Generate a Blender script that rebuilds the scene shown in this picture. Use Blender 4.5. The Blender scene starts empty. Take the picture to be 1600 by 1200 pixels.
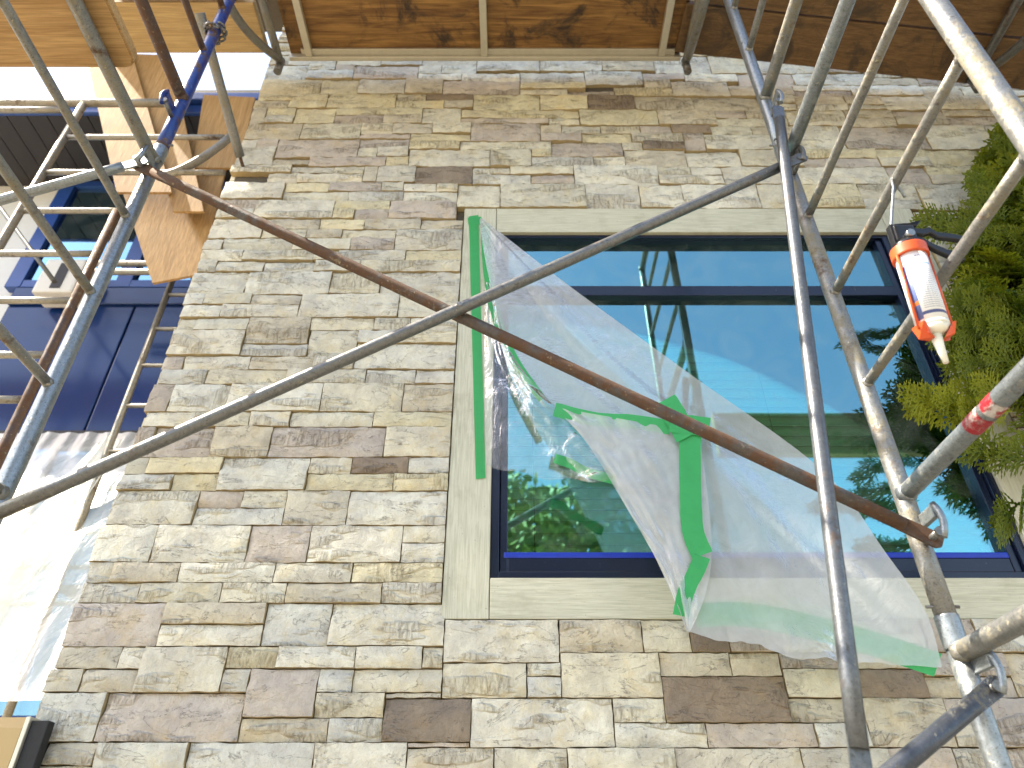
import bpy, bmesh, math, random
from mathutils import Vector, Matrix, noise
random.seed(7)
SC = bpy.context.scene
COL = SC.collection
# ------------------------------------------------------------------ camera
FPX, PITCH, CAMZ = 1110.0, math.atan(1110.0/1561.0), 1.5
cam = bpy.data.cameras.new('camera'); camo = bpy.data.objects.new('camera', cam); COL.objects.link(camo)
camo.location = (0, 0, CAMZ); camo.rotation_euler = (math.pi/2 + PITCH, 0, 0)
cam.sensor_width = 36; cam.sensor_fit = 'HORIZONTAL'; cam.lens = FPX/1600*36
cam.clip_start = .02; cam.clip_end = 2000
cam.dof.use_dof = True; cam.dof.focus_distance = 2.0; cam.dof.aperture_fstop = 3.2
SC.camera = camo
# ------------------------------------------------------------------ sky, sun, exposure
SUN = Vector((-.61, -.12, .78)).normalized()
wd = bpy.data.worlds.new('World'); SC.world = wd; wd.use_nodes = True
wn = wd.node_tree.nodes; wl = wd.node_tree.links
sky = wn.new('ShaderNodeTexSky'); sky.sky_type = 'NISHITA'; sky.sun_disc = False
sky.sun_elevation = math.asin(SUN.z); sky.sun_rotation = math.atan2(SUN.x, SUN.y)
sky.air_density = 1.0; sky.dust_density = 1.5; sky.ozone_density = 1.0
wl.new(sky.outputs[0], wn['Background'].inputs[0]); wn['Background'].inputs[1].default_value = .15
sl = bpy.data.lights.new('sun', 'SUN'); so = bpy.data.objects.new('sun', sl); COL.objects.link(so)
sl.energy = 4.6; sl.angle = math.radians(.55); sl.color = (1, .95, .86)
so.rotation_euler = SUN.to_track_quat('Z', 'Y').to_euler(); so.location = (-6, 3, 9)
SC.view_settings.view_transform = 'Standard'; SC.view_settings.look = 'None'
SC.view_settings.gamma = 1; SC.view_settings.exposure = 1.86
SC.view_settings.use_white_balance = True
SC.view_settings.white_balance_temperature = 7300
SC.cycles.max_bounces = 6; SC.cycles.diffuse_bounces = 3; SC.cycles.glossy_bounces = 3; SC.cycles.transparent_max_bounces = 12
SC.cycles.use_adaptive_sampling = True; SC.cycles.adaptive_threshold = .015; SC.cycles.caustics_reflective = False; SC.cycles.caustics_refractive = False
# ------------------------------------------------------------------ geometry helpers
CT, ST = math.cos(PITCH), math.sin(PITCH)
def P(px, py, Y):
    "point on the vertical plane at distance Y that the photo shows at (px,py)"
    a, b = (px-800)/FPX, (600-py)/FPX
    ry = CT - b*ST
    t = Y/ry
    return Vector((a*t, Y, CAMZ + t*(ST + b*CT)))
def PX(px, py, X):
    "point on the plane x = X"
    a, b = (px-800)/FPX, (600-py)/FPX
    t = X/a
    return Vector((X, t*(CT-b*ST), CAMZ + t*(ST+b*CT)))
def HZ(py, Y): return P(800, py, Y).z
def obj(name, bm, mat, parent=None, smooth=False, loc=None):
    me = bpy.data.meshes.new(name); bm.to_mesh(me); bm.free()
    for m in (mat if isinstance(mat, (list, tuple)) else [mat]): me.materials.append(m)
    if smooth: me.polygons.foreach_set('use_smooth', [True]*len(me.polygons))
    o = bpy.data.objects.new(name, me); COL.objects.link(o)
    if loc is not None: o.location = loc
    if parent is not None:
        o.parent = parent
        o.matrix_parent_inverse = Matrix.Translation(-Vector(parent.location)) if parent.type == 'EMPTY' else parent.matrix_basis.inverted()
    return o
def tag(o, label, cat, group=None):
    o['label'] = label; o['category'] = cat
    if group: o['group'] = group
    return o
def thing(name, label, cat, loc=(0, 0, 0), group=None):
    o = bpy.data.objects.new(name, None); COL.objects.link(o); o.location = loc; o.empty_display_size = .1
    return tag(o, label, cat, group)
def box(bm, lo, hi, bev=0):
    lo, hi = Vector(lo), Vector(hi)
    vs = [bm.verts.new((x, y, z)) for x in (lo.x, hi.x) for y in (lo.y, hi.y) for z in (lo.z, hi.z)]
    fs = [bm.faces.new([vs[i] for i in f]) for f in ((0,1,3,2),(4,6,7,5),(0,4,5,1),(2,3,7,6),(0,2,6,4),(1,5,7,3))]
    if bev:
        es = list({e for f in fs for e in f.edges})
        bmesh.ops.bevel(bm, geom=es, offset=bev, segments=2, affect='EDGES', profile=.6)
def BOX(lo, hi, bev=0):
    bm = bmesh.new(); box(bm, lo, hi, bev); return bm
def prism(bm, pts, off):
    "polygon pts (3-D) extruded by the vector off"
    off = Vector(off)
    a = [bm.verts.new(p) for p in pts]; b = [bm.verts.new(Vector(p)+off) for p in pts]
    n = len(pts)
    bm.faces.new(a); bm.faces.new(b[::-1])
    for i in range(n): bm.faces.new((a[i], b[i], b[(i+1) % n], a[(i+1) % n]))
    bmesh.ops.recalc_face_normals(bm, faces=bm.faces[:])
def tube(bm, pts, r, n=14, caps=True, r1=None, jit=0):
    pts = [Vector(p) for p in pts]
    rings = []
    up = Vector((0, 0, 1)); prev = None
    for i, p in enumerate(pts):
        if i == 0: d = pts[1]-p
        elif i == len(pts)-1: d = p-pts[i-1]
        else: d = (pts[i+1]-p).normalized() + (p-pts[i-1]).normalized()
        d.normalize()
        if prev is None:
            u = d.cross(up if abs(d.z) < .9 else Vector((1, 0, 0))).normalized()
        else:
            u = (prev - d*prev.dot(d)).normalized()
        prev = u; v = d.cross(u)
        rr = r if r1 is None else r + (r1-r)*i/(len(pts)-1)
        ring = []
        for k in range(n):
            a = 2*math.pi*k/n
            q = rr*(1+jit*noise.noise(p*9+Vector((k*.7, 0, 0))))
            ring.append(bm.verts.new(p + u*math.cos(a)*q + v*math.sin(a)*q))
        rings.append(ring)
    for a, b in zip(rings, rings[1:]):
        for k in range(n):
            f = bm.faces.new((a[k], a[(k+1) % n], b[(k+1) % n], b[k])); f.smooth = True
    if caps:
        bm.faces.new(rings[0][::-1]); bm.faces.new(rings[-1])
def TUBE(pts, r, n=14, **k):
    bm = bmesh.new(); tube(bm, pts, r, n, **k); return bm
def seg(a, b, n=8):
    a, b = Vector(a), Vector(b); return [a.lerp(b, i/n) for i in range(n+1)]
def bez(a, b, c, n=8):
    a, b, c = Vector(a), Vector(b), Vector(c)
    return [a*(1-t)**2 + b*2*t*(1-t) + c*t*t for t in [i/n for i in range(n+1)]]
def poly(path, t):
    "point at parameter t of a polyline of tuples, smoothed"
    n = len(path)-1; x = min(max(t, 0), 1)*n; i = min(int(x), n-1); f = x-i
    p = [Vector(q) for q in (path[max(i-1, 0)], path[i], path[i+1], path[min(i+2, n)])]
    return .5*((2*p[1]) + (p[2]-p[0])*f + (2*p[0]-5*p[1]+4*p[2]-p[3])*f*f + (3*p[1]-p[0]-3*p[2]+p[3])*f**3)
# ------------------------------------------------------------------ materials
class N:
    def __init__(s, name):
        s.m = bpy.data.materials.new(name); s.m.use_nodes = True
        s.t = s.m.node_tree; s.n = s.t.nodes; s.b = s.n['Principled BSDF']; s.out = s.n['Material Output']
    def __call__(s, typ, _in=None, **k):
        x = s.n.new('ShaderNode'+typ)
        for a, v in k.items(): setattr(x, a, v)
        for a, v in (_in or {}).items(): s.set(x.inputs[a], v)
        return x
    def set(s, sock, v):
        if isinstance(v, bpy.types.NodeSocket): s.t.links.new(v, sock)
        else:
            if hasattr(sock, 'default_value') and not isinstance(v, (int, float)) and len(v) == 3 and sock.type == 'RGBA': v = (*v, 1)
            sock.default_value = v
    def mix(s, f, a, b, blend='MIX'):
        x = s.n.new('ShaderNodeMix'); x.data_type = 'RGBA'; x.blend_type = blend
        s.set(x.inputs[0], f); s.set(x.inputs[6], a); s.set(x.inputs[7], b); return x.outputs[2]
    def math(s, op, a, b=0.0, clamp=False):
        x = s.n.new('ShaderNodeMath'); x.operation = op; x.use_clamp = clamp
        s.set(x.inputs[0], a); s.set(x.inputs[1], b); return x.outputs[0]
    def ramp(s, v, *st):
        x = s.n.new('ShaderNodeValToRGB'); e = x.color_ramp.elements
        while len(e) < len(st): e.new(.5)
        for el, (p, c) in zip(e, st):
            el.position = p; el.color = (c, c, c, 1) if isinstance(c, (int, float)) else (*c, 1)
        s.set(x.inputs[0], v); return x.outputs[0]
    def noise(s, vec, scale, det=4, rough=.55, dist=0):
        x = s('TexNoise', {'Vector': vec, 'Scale': scale, 'Detail': det, 'Roughness': rough, 'Distortion': dist}); return x.outputs[0]
    def pos(s): return s('NewGeometry').outputs['Position']
    def obc(s): return s('TexCoord').outputs['Object']
    def map(s, v, sc=(1, 1, 1), rot=(0, 0, 0), loc=(0, 0, 0)):
        return s('Mapping', {'Vector': v, 'Scale': sc, 'Rotation': rot, 'Location': loc}).outputs[0]
    def bump(s, h, st=.3, dist=.01, prev=None):
        x = s('Bump', {'Height': h, 'Strength': st, 'Distance': dist})
        if prev is not None: s.set(x.inputs['Normal'], prev)
        return x.outputs[0]
    def fin(s, col=None, rough=None, nor=None, metal=None, **k):
        if col is not None: s.set(s.b.inputs['Base Color'], col)
        if rough is not None: s.set(s.b.inputs['Roughness'], rough)
        if nor is not None: s.set(s.b.inputs['Normal'], nor)
        if metal is not None: s.set(s.b.inputs['Metallic'], metal)
        for a, v in k.items(): s.set(s.b.inputs[a], v)
        return s.m
def plain(name, col, rough=.5, metal=0, var=.15, scale=30, bump=.05):
    n = N(name); p = n.pos(); f = n.noise(p, scale, 5)
    c = n.mix(f, tuple(x*(1-var) for x in col), tuple(min(1, x*(1+var)) for x in col))
    return n.fin(c, rough, n.bump(f, bump, .003), metal)
def tube_mat(name, base, metal, rough, crust=.5, crustcol=(.20, .175, .115), rust=.2, under=None):
    "weathered scaffold tube: dull zinc or paint, mortar crust and rust showing through"
    n = N(name); p = n.pos()
    big = n.noise(p, 7, 5, .6); fine = n.noise(p, 90, 5, .7); mid = n.noise(n.map(p, loc=(3, 1, 7)), 26, 6, .65)
    c = n.mix(n.ramp(fine, (.3, 0), (.75, 1)), tuple(x*.72 for x in base), tuple(min(x*1.2, 1) for x in base))
    if under is not None:
        c = n.mix(n.ramp(mid, (.56, 0), (.60, 1)), c, under)
    rm = n.ramp(n.math('ADD', n.math('MULTIPLY', big, .55), n.math('MULTIPLY', mid, .55)), (.66-rust*.45, 0), (.74-rust*.40, 1))
    rc = n.mix(fine, (.040, .022, .013), (.135, .062, .028))
    c = n.mix(rm, c, rc)
    cm = n.ramp(n.math('ADD', n.math('MULTIPLY', fine, .45), n.math('MULTIPLY', n.noise(n.map(p, loc=(9, 4, 2)), 11, 5, .7), .6)),
                (.72-crust*.35, 0), (.80-crust*.30, 1))
    c = n.mix(n.math('MULTIPLY', cm, .85), c, n.mix(mid, tuple(x*.7 for x in crustcol), tuple(x*1.3 for x in crustcol)))
    dk = n.ramp(n.noise(n.map(p, loc=(1, 8, 3)), 48, 5, .75, .6), (.60, 0), (.68, 1))
    c = n.mix(n.math('MULTIPLY', dk, .7), c, (.055, .05, .042))
    sp = n.ramp(n.noise(n.map(p, loc=(6, 2, 9)), 75, 4, .7, .3), (.64, 0), (.68, 1))
    c = n.mix(n.math('MULTIPLY', sp, min(.8, crust*1.1)), c, tuple(min(.6, x*2.4) for x in crustcol))
    gr_ = n.ramp(n.noise(n.map(p, loc=(2, 2, 5)), 240, 3, .7), (.32, 1), (.44, 0))
    c = n.mix(n.math('MULTIPLY', gr_, .6), c, (.045, .042, .036))
    m = n.math('MULTIPLY', n.math('SUBTRACT', 1.0, n.math('MAXIMUM', rm, n.math('MAXIMUM', cm, sp))), metal)
    r = n.math('ADD', n.math('MULTIPLY', n.math('MAXIMUM', rm, cm), .35), rough)
    return n.fin(c, r, n.bump(n.math('ADD', n.math('MULTIPLY', cm, .6), fine), .35, .0025), m)
M = {}
M['galv'] = tube_mat('galvanised_tube', (.27, .295, .31), .75, .36, .40, rust=.04)
M['galv_crust'] = tube_mat('galvanised_tube_mortar', (.25, .25, .24), .65, .40, .60, rust=.10)
M['galv_dark'] = tube_mat('dull_steel_brace', (.17, .17, .165), .65, .38, .30, rust=.12)
M['galv_mid'] = tube_mat('smooth_grey_brace', (.13, .14, .15), .6, .36, .22, rust=.02)
M['brown_tube'] = tube_mat('brown_oxide_tube', (.085, .055, .048), .3, .48, .35, rust=.35)
M['rust'] = tube_mat('rusty_brace', (.085, .075, .068), .4, .48, .32, (.22, .17, .11), rust=.46)
M['blue'] = tube_mat('chipped_blue_paint', (.006, .040, .23), .0, .30, .26, (.42, .42, .42), rust=.24, under=(.10, .09, .14))
M['splashed'] = tube_mat('mud_splashed_tube', (.07, .08, .10), .5, .36, .42, (.17, .155, .11), rust=.03)
M['far_tube'] = tube_mat('far_galvanised_tube', (.32, .30, .26), .55, .42, .5, rust=.08)

def stone_mat():
    n = N('ledge_stone'); at = n('Attribute', attribute_name='tint'); tint = at.outputs['Color']; seed = at.outputs['Alpha']
    off = n('CombineXYZ', {'X': n.math('MULTIPLY', seed, 41.0), 'Y': n.math('MULTIPLY', seed, 17.0), 'Z': n.math('MULTIPLY', seed, 29.0)}).outputs[0]
    v = n('VectorMath', {0: n.pos(), 1: off}, operation='ADD').outputs[0]
    big = n('TexNoise', {'Vector': v, 'Scale': 10.0, 'Detail': 5.0, 'Roughness': .68}); bc = n('SeparateColor', {0: big.outputs['Color']})
    mid = n.noise(v, 42, 5, .7, .5); fine = n.noise(v, 210, 3, .7)
    c = n.mix(n.ramp(bc.outputs[0], (.34, 0), (.66, 1)), n.mix(1.0, tint, (.80, .79, .81), 'MULTIPLY'), n.mix(1.0, tint, (1.14, 1.13, 1.10), 'MULTIPLY'))
    och = n.ramp(bc.outputs[1], (.52, 0), (.68, 1))
    c = n.mix(n.math('MULTIPLY', och, .45), c, n.mix(1.0, tint, (1.0, .84, .52), 'MULTIPLY'))
    vio = n.ramp(bc.outputs[2], (.53, 0), (.70, 1))
    c = n.mix(n.math('MULTIPLY', vio, .5), c, n.mix(1.0, tint, (.66, .63, .64), 'MULTIPLY'))
    c = n.mix(n.math('MULTIPLY', n.ramp(mid, (.38, 1), (.50, 0)), .24), c, n.mix(1.0, tint, (.60, .54, .46), 'MULTIPLY'))
    # chiselled, fluted bands
    msk = n.ramp(n.noise(n.map(v, (.7, 1, 2.4), loc=(1, 7, 4)), 6, 3, .5), (.55, 0), (.60, 1))
    flu = n.noise(n.map(v, (1, .6, .20), rot=(0, .3, 0)), 80, 4, .65, .9)
    flm = n.math('MULTIPLY', msk, n.ramp(flu, (.38, 1), (.54, 0)))
    c = n.mix(n.math('MULTIPLY', flm, .62), c, n.mix(1.0, tint, (.36, .30, .23), 'MULTIPLY'))
    # ragged cleavage lines
    wv = n.noise(n.map(v, (.55, 1, 1.5), rot=(0, .35, 0), loc=(4, 4, 4)), 7.5, 7, .62, .8)
    ln = n.ramp(n.math('ABSOLUTE', n.math('SUBTRACT', wv, .5)), (.0, 1), (.011, 0))
    cr = n.math('MULTIPLY', ln, n.ramp(mid, (.42, 0), (.54, 1)))
    c = n.mix(n.math('MULTIPLY', cr, .62), c, (.09, .075, .07))
    pit = n.ramp(fine, (.28, 1), (.38, 0)); c = n.mix(n.math('MULTIPLY', pit, .4), c, (.10, .08, .06))
    h = n.math('ADD', mid, n.math('MULTIPLY', fine, .30))
    h = n.math('ADD', h, n.math('MULTIPLY', n.math('MULTIPLY', msk, flu), 1.8))
    h = n.math('ADD', h, n.math('MULTIPLY', n.math('GREATER_THAN', wv, .5), .35))
    return n.fin(c, .84, n.bump(h, .95, .009))
M['stone'] = stone_mat()
n = N('ochre_bounce_side'); f = n.noise(n.pos(), 60, 5, .7)
M['stone_side'] = n.fin(n.mix(f, (.30, .22, .11), (.52, .42, .24)), .9, n.bump(f, .4, .004))  # ochre cut sides, with the ground's warm bounce put into their colour
M['mortar'] = plain('dark_mortar', (.10, .085, .065), .95, 0, .4, 60, .4)

def wood_mat(name, a, b, axis=0, knots=True, rough=.65, stain=None, sc=1.0):
    n = N(name); p = n.pos()
    s = [9, 9, 9]; s[axis] = .7
    g = n.noise(n.map(p, tuple(x*sc for x in s)), 5, 7, .62, .9)
    s2 = [60, 60, 60]; s2[axis] = 1.6
    fg = n.noise(n.map(p, tuple(x*sc for x in s2)), 4, 4, .6)
    c = n.mix(n.ramp(g, (.34, 0), (.66, 1)), a, b)
    c = n.mix(n.math('MULTIPLY', n.ramp(fg, (.42, 1), (.56, 0)), .35), c, tuple(x*.45 for x in a))
    if knots:
        vo = n('TexVoronoi', {'Vector': n.map(p, tuple((.5 if i == axis else 1.4)*sc for i in range(3))), 'Scale': 2.6}).outputs['Distance']
        k = n.ramp(vo, (.03, 1), (.075, 0)); c = n.mix(n.math('MULTIPLY', k, .65), c, tuple(x*.28 for x in a))
    if stain is not None:
        st = n.ramp(n.noise(n.map(p, loc=(3, 3, 3)), 4.2, 7, .72, .8), (.50, 0), (.62, 1)); c = n.mix(n.math('MULTIPLY', st, .9), c, stain)
    return n.fin(c, rough, n.bump(n.math('ADD', g, fg), .25, .003))
M['plank'] = wood_mat('spruce_plank', (.36, .20, .075), (.54, .34, .15), 0)
M['plank_far'] = wood_mat('pale_plank', (.42, .28, .12), (.55, .39, .19), 0, knots=False)
M['plank_dark'] = wood_mat('brown_weathered_plank', (.11, .058, .022), (.21, .118, .048), 0, stain=(.045, .028, .016))
M['formply'] = wood_mat('stained_deck_plywood', (.12, .050, .012), (.36, .19, .055), 0, knots=False, stain=(.018, .010, .007), rough=.5)
M['plywood'] = wood_mat('plywood', (.36, .205, .075), (.52, .325, .14), 2, knots=False, sc=.8)
M['endgrain'] = plain('sawn_end_grain', (.30, .19, .075), .8, 0, .35, 80, .3)
M['alu'] = plain('aluminium_rail', (.58, .54, .44), .42, .55, .12, 40, .05)
n = N('sage_painted_trim'); p = n.pos()
gx = n.noise(n.map(p, (6, 30, 60)), 5, 5, .6, .6)
def trim_mat(name, sc):
    n = N(name); p = n.pos(); g = n.noise(n.map(p, sc), 4, 5, .62, .8); d = n.noise(p, 7, 5, .65)
    c = n.mix(n.ramp(g, (.35, 0), (.6, 1)), (.46, .455, .34), (.61, .60, .475))
    c = n.mix(n.math('MULTIPLY', n.ramp(d, (.52, 0), (.74, 1)), .45), c, (.30, .27, .17))
    sp = n.ramp(n.noise(p, 120, 3), (.70, 0), (.74, 1)); c = n.mix(n.math('MULTIPLY', sp, .5), c, (.12, .10, .06))
    return n.fin(c, .6, n.bump(g, .35, .003))
M['trim_v'] = trim_mat('sage_trim_upright', (45, 45, 2.2))
M['trim_h'] = trim_mat('sage_trim_level', (2.2, 45, 45))
n = N('navy_window_frame'); p = n.pos(); d = n.ramp(n.noise(n.map(p, (3, 3, 3)), 22, 6, .75, 1.0), (.64, 0), (.72, 1))
M['navy'] = n.fin(n.mix(n.math('MULTIPLY', d, .35), (.006, .011, .032), (.25, .26, .28)), .25, n.bump(n.noise(p, 60), .05, .002))
M['blue_tape'] = plain('blue_masking_film', (.006, .035, .42), .35, 0, .25, 40, .15)
M['rubber'] = plain('black_rubber', (.012, .012, .013), .7, 0, .4, 80, .4)
def glass_mat(name, tint, refl, base=.34):
    n = N(name); n.n.remove(n.b)
    tr = n('BsdfTransparent', {'Color': tint}); gl = n('BsdfGlossy', {'Color': refl, 'Roughness': .004})
    lw = n('LayerWeight', {'Blend': .35})
    wob = n.bump(n.noise(n.map(n.pos(), loc=(2, 5, 1)), 2.2, 1), .03, .02)
    n.set(gl.inputs['Normal'], wob)
    f = n.math('ADD', n.math('MULTIPLY', lw.outputs['Fresnel'], .75), base, True)
    mx0 = n('MixShader', {0: f}); n.set(mx0.inputs[1], tr.outputs[0]); n.set(mx0.inputs[2], gl.outputs[0])
    p = n.pos(); ds = n.math('ADD', n.math('MULTIPLY', n.ramp(n.noise(p, 5, 6, .7, 1.5), (.45, 0), (.75, 1)), .10), n.math('MULTIPLY', n.ramp(n.noise(n.map(p, (8, 8, 1.2), rot=(0, .5, 0)), 14, 3, .6), (.68, 0), (.72, 1)), .10))
    du = n('BsdfDiffuse', {'Color': (.55, .58, .52)}); mx = n('MixShader', {0: ds}); n.set(mx.inputs[1], mx0.outputs[0]); n.set(mx.inputs[2], du.outputs[0])
    n.set(n.out.inputs[0], mx.outputs[0]); return n.m
M['glass'] = glass_mat('coated_window_glass', (.72, .97, .82), (.40, .90, .98))
M['glass_wing'] = glass_mat('tinted_window_glass', (.25, .40, .50), (.40, .75, 1.0), .5)
M['slat'] = plain('pale_blind_slat', (.80, .86, .72), .5, 0, .04, 10, .02)
M['room'] = plain('dim_room_plaster', (.30, .33, .30), .8)
def film_mat(name, opac, white, rough, crink, sc, streak, gloss=.35):
    n = N(name); n.n.remove(n.b); p = n.pos()
    f1 = n.noise(n.map(p, streak), sc, 5, .6, 1.2); f2 = n.noise(p, sc*3.2, 4, .6, 1.0)
    nor = n.bump(n.math('ADD', f1, n.math('MULTIPLY', f2, .35)), crink, .02)
    di = n('BsdfDiffuse', {'Color': white, 'Normal': nor}); tl = n('BsdfTranslucent', {'Color': white, 'Normal': nor})
    gl = n('BsdfGlossy', {'Color': (.9, .9, .9), 'Roughness': rough, 'Normal': nor}); tr = n('BsdfTransparent', {'Color': (.95, .97, .96)})
    a = n('MixShader', {0: .45}); n.set(a.inputs[1], di.outputs[0]); n.set(a.inputs[2], tl.outputs[0])
    op = n.math('ADD', n.math('MULTIPLY', n.ramp(n.math('ADD', n.math('MULTIPLY', f1, .6), n.math('MULTIPLY', f2, .4)), (.35, 0), (.7, 1)), opac*.35), opac*.82, True)
    b = n('MixShader', {0: op}); n.set(b.inputs[1], tr.outputs[0]); n.set(b.inputs[2], a.outputs[0])
    lw = n('LayerWeight', {'Blend': .25, 'Normal': nor})
    c = n('MixShader', {0: n.math('ADD', n.math('MULTIPLY', lw.outputs['Fresnel'], gloss), .02, True)})
    n.set(c.inputs[1], b.outputs[0]); n.set(c.inputs[2], gl.outputs[0]); n.set(n.out.inputs[0], c.outputs[0]); return n.m
M['film'] = film_mat('milky_plastic_film', .64, (.82, .86, .87), .24, .55, 4, (1, 1, 1), .36)
M['film_flap'] = film_mat('crumpled_plastic_film', .62, (.84, .85, .86), .30, .45, 4.5, (1, 1, 1), .42)
M['film_clear'] = film_mat('clear_plastic_film', .14, (.8, .8, .78), .10, .5, 5, (1, 1, .6), .8)
M['film_wing'] = film_mat('sunlit_plastic_film', .66, (.84, .87, .87), .35, .4, 5, (1, 1, .5), .2)
def tape_mat(name, col):
    n = N(name); p = n.pos(); f = n.noise(p, 40, 4, .6)
    n.fin(n.mix(f, tuple(x*.85 for x in col), tuple(min(1, x*1.15) for x in col)), .5, n.bump(n.noise(p, 25, 4, .6), .25, .004))
    tl = n('BsdfTranslucent', {'Color': col}); mx = n('MixShader', {0: .3}); n.set(mx.inputs[1], n.b.outputs[0]); n.set(mx.inputs[2], tl.outputs[0])
    n.set(n.out.inputs[0], mx.outputs[0]); return n.m
M['tape'] = tape_mat('green_masking_tape', (.045, .46, .14))

# ------------------------------------------------------------------ the ground
D = 2.05
bm = bmesh.new(); box(bm, (-400, -400, -.3), (400, 400, 0))
n = N('pale_concrete_ground'); p = n.pos(); f = n.noise(p, 3, 8, .65); g = n.noise(p, 60, 4)
gr = obj('ground', bm, n.fin(n.mix(n.ramp(f, (.3, 0), (.7, 1)), (.17, .155, .125), (.27, .245, .20)), .9, n.bump(g, .3, .01))); gr['kind'] = 'structure'

# ------------------------------------------------------------------ window positions on the wall
XL_TRIM = P(710, 600, D).x; XL_FR = P(769, 700, D).x
Z_TRT = HZ(324, D); Z_FRT = HZ(361, D); Z_FRB = HZ(901, D); Z_TRB = HZ(966, D)
XR_FR = P(1385, 361, D).x + .012; XR_TRIM = XR_FR + (XL_FR - XL_TRIM)
XWL, XWR, ZTOP = -1.262, 3.4, CAMZ + 5.2

# ------------------------------------------------------------------ stone wall
wall = thing('stone_wall', 'cream and grey ledgestone house wall around the large window', 'wall', (0, D, 0))
bm = bmesh.new(); yb0, yb1 = D+.028, D+.30
box(bm, (XWL+.01, yb0, 0), (XL_TRIM+.01, yb1, ZTOP)); box(bm, (XR_TRIM-.01, yb0, 0), (XWR, yb1, ZTOP))
box(bm, (XL_TRIM+.01, yb0, 0), (XR_TRIM-.01, yb1, Z_TRB+.01)); box(bm, (XL_TRIM+.01, yb0, Z_TRT-.01), (XR_TRIM-.01, yb1, ZTOP))
box(bm, (XWL+.01, yb1, 0), (XWL+.21, 3.4, ZTOP))
obj('backing', bm, M['mortar'], wall)
obj('unseen_shade_slab', BOX((-2.9, 1.30, CAMZ+4.75), (XWR, D+.5, CAMZ+4.95)), M['mortar'], wall)  # unseen slab added overhead to keep the sun off the upper wall

PAL = {'c': (.69, .66, .53), 'g': (.65, .64, .56), 'w': (.73, .71, .60), 'y': (.71, .655, .46), 'm': (.55, .495, .43), 'd': (.29, .235, .18), 't': (.61, .565, .45)}
def stone_bm(bm, x0, x1, z0, z1, tint, yf=None, lay=None, seed=None):
    "one split-faced stone: ragged arrises, broken face, body behind"
    if lay is None: lay = bm.loops.layers.float_color.new('tint')
    g = .0016
    x0 += g; x1 -= g; z0 += g; z1 -= g
    w, h = x1-x0, z1-z0
    if seed is None: seed = random.random()
    so = Vector((seed*91, seed*57, seed*33))
    proud = random.uniform(-.005, .006) if yf is None else yf
    tx, tz = random.uniform(-.014, .014), random.uniform(-.02, .04)
    nx, nz = max(4, min(26, int(w/.014))), max(3, min(11, int(h/.013)))
    chip = random.random(); cside = random.choice((0, 1)); camp = random.uniform(.004, .010)
    vs = []
    for j in range(nz+1):
        row = []
        for i in range(nx+1):
            u, v = i/nx, j/nz
            x, z = x0+w*u, z0+h*v
            q = Vector((x, 0, z)) + so
            y = D - .004 - proud + (u-.5)*w*tx + (v-.5)*h*tz
            y += noise.noise(q*14)*.005 + noise.noise(q*38)*.0036 + noise.noise(q*70)*.0014
            if chip < .4:      # a broken ledge along the top or bottom
                lim = .36 + .22*noise.noise(Vector((x*9, 0, 0))+so)
                vv = v if cside == 0 else 1-v
                if vv < lim: y += camp*min(1, (lim-vv)*6)
            e = min(u*w, (1-u)*w, v*h, (1-v)*h)
            if e < .004: y += .0045
            if i in (0, nx): x += noise.noise(q*45+Vector((9, 0, 0)))*.0024
            if j in (0, nz): z += noise.noise(q*30+Vector((0, 5, 0)))*.0026
            row.append(bm.verts.new((x, y, z)))
        vs.append(row)
    col = (*tint, seed)
    def put(f, mi, sm):
        f.material_index = mi; f.smooth = sm
        for l in f.loops: l[lay] = col
    for j in range(nz):
        for i in range(nx): put(bm.faces.new((vs[j][i], vs[j][i+1], vs[j+1][i+1], vs[j+1][i])), 0, True)
    rim = [vs[0][i] for i in range(nx+1)] + [vs[j][nx] for j in range(1, nz+1)] + [vs[nz][i] for i in range(nx-1, -1, -1)] + [vs[j][0] for j in range(nz-1, 0, -1)]
    fr = [bm.verts.new(v.co) for v in rim]; bk = [bm.verts.new((v.co.x, D+.029, v.co.z)) for v in rim]
    for a in range(len(rim)):
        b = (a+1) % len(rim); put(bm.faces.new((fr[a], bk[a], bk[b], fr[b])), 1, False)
    return lay
# stones read off the photograph: region origin, zoom and rectangles
TA = (40, 680, 2.307, '''370 80 435 135 c;437 80 705 137 y;310 137 528 197 g;528 137 690 197 y;700 80 1015 195 w;1022 80 1174 136 w;1174 80 1379 138 d;1379 80 1538 136 g
1010 138 1326 199 y;1326 138 1537 200 y;283 199 613 323 w;613 199 780 261 m;780 199 938 261 c;600 261 928 323 g;930 201 1161 323 t;1161 201 1531 323 w
235 324 464 458 w;464 324 800 458 w;801 325 1021 458 m;1021 325 1356 458 w;1356 324 1526 388 c;1353 388 1524 458 w;200 460 312 530 g;312 460 553 530 t;553 460 896 530 w
896 460 1176 530 w;1176 460 1520 530 y;172 532 405 604 g;405 532 703 605 c;703 532 938 604 c;938 532 1283 603 t;1283 532 1516 604 g;133 605 488 758 m;492 606 863 681 t;480 681 850 759 w
851 606 1097 758 g;1097 605 1509 758 w;97 760 335 841 t;335 763 406 841 w;408 764 715 924 w;716 762 906 845 y;906 760 1188 845 w;1188 760 1430 844 w;1430 761 1504 844 c
62 843 200 926 w;200 843 386 926 t;695 846 797 928 g;795 847 1048 1016 m;1050 846 1178 928 g;1178 846 1499 928 c;35 928 270 1104 g;270 928 782 1104 m;1035 930 1293 1018 c
765 1018 1088 1108 t;1088 1019 1284 1108 g;70 1107 245 1190 t;245 1107 577 1232 w;577 1109 1036 1232 g;1036 1110 1364 1232 w;-20 1192 245 1290 g;245 1233 577 1330 w;577 1233 900 1330 c;900 1233 1364 1330 t''')
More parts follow.
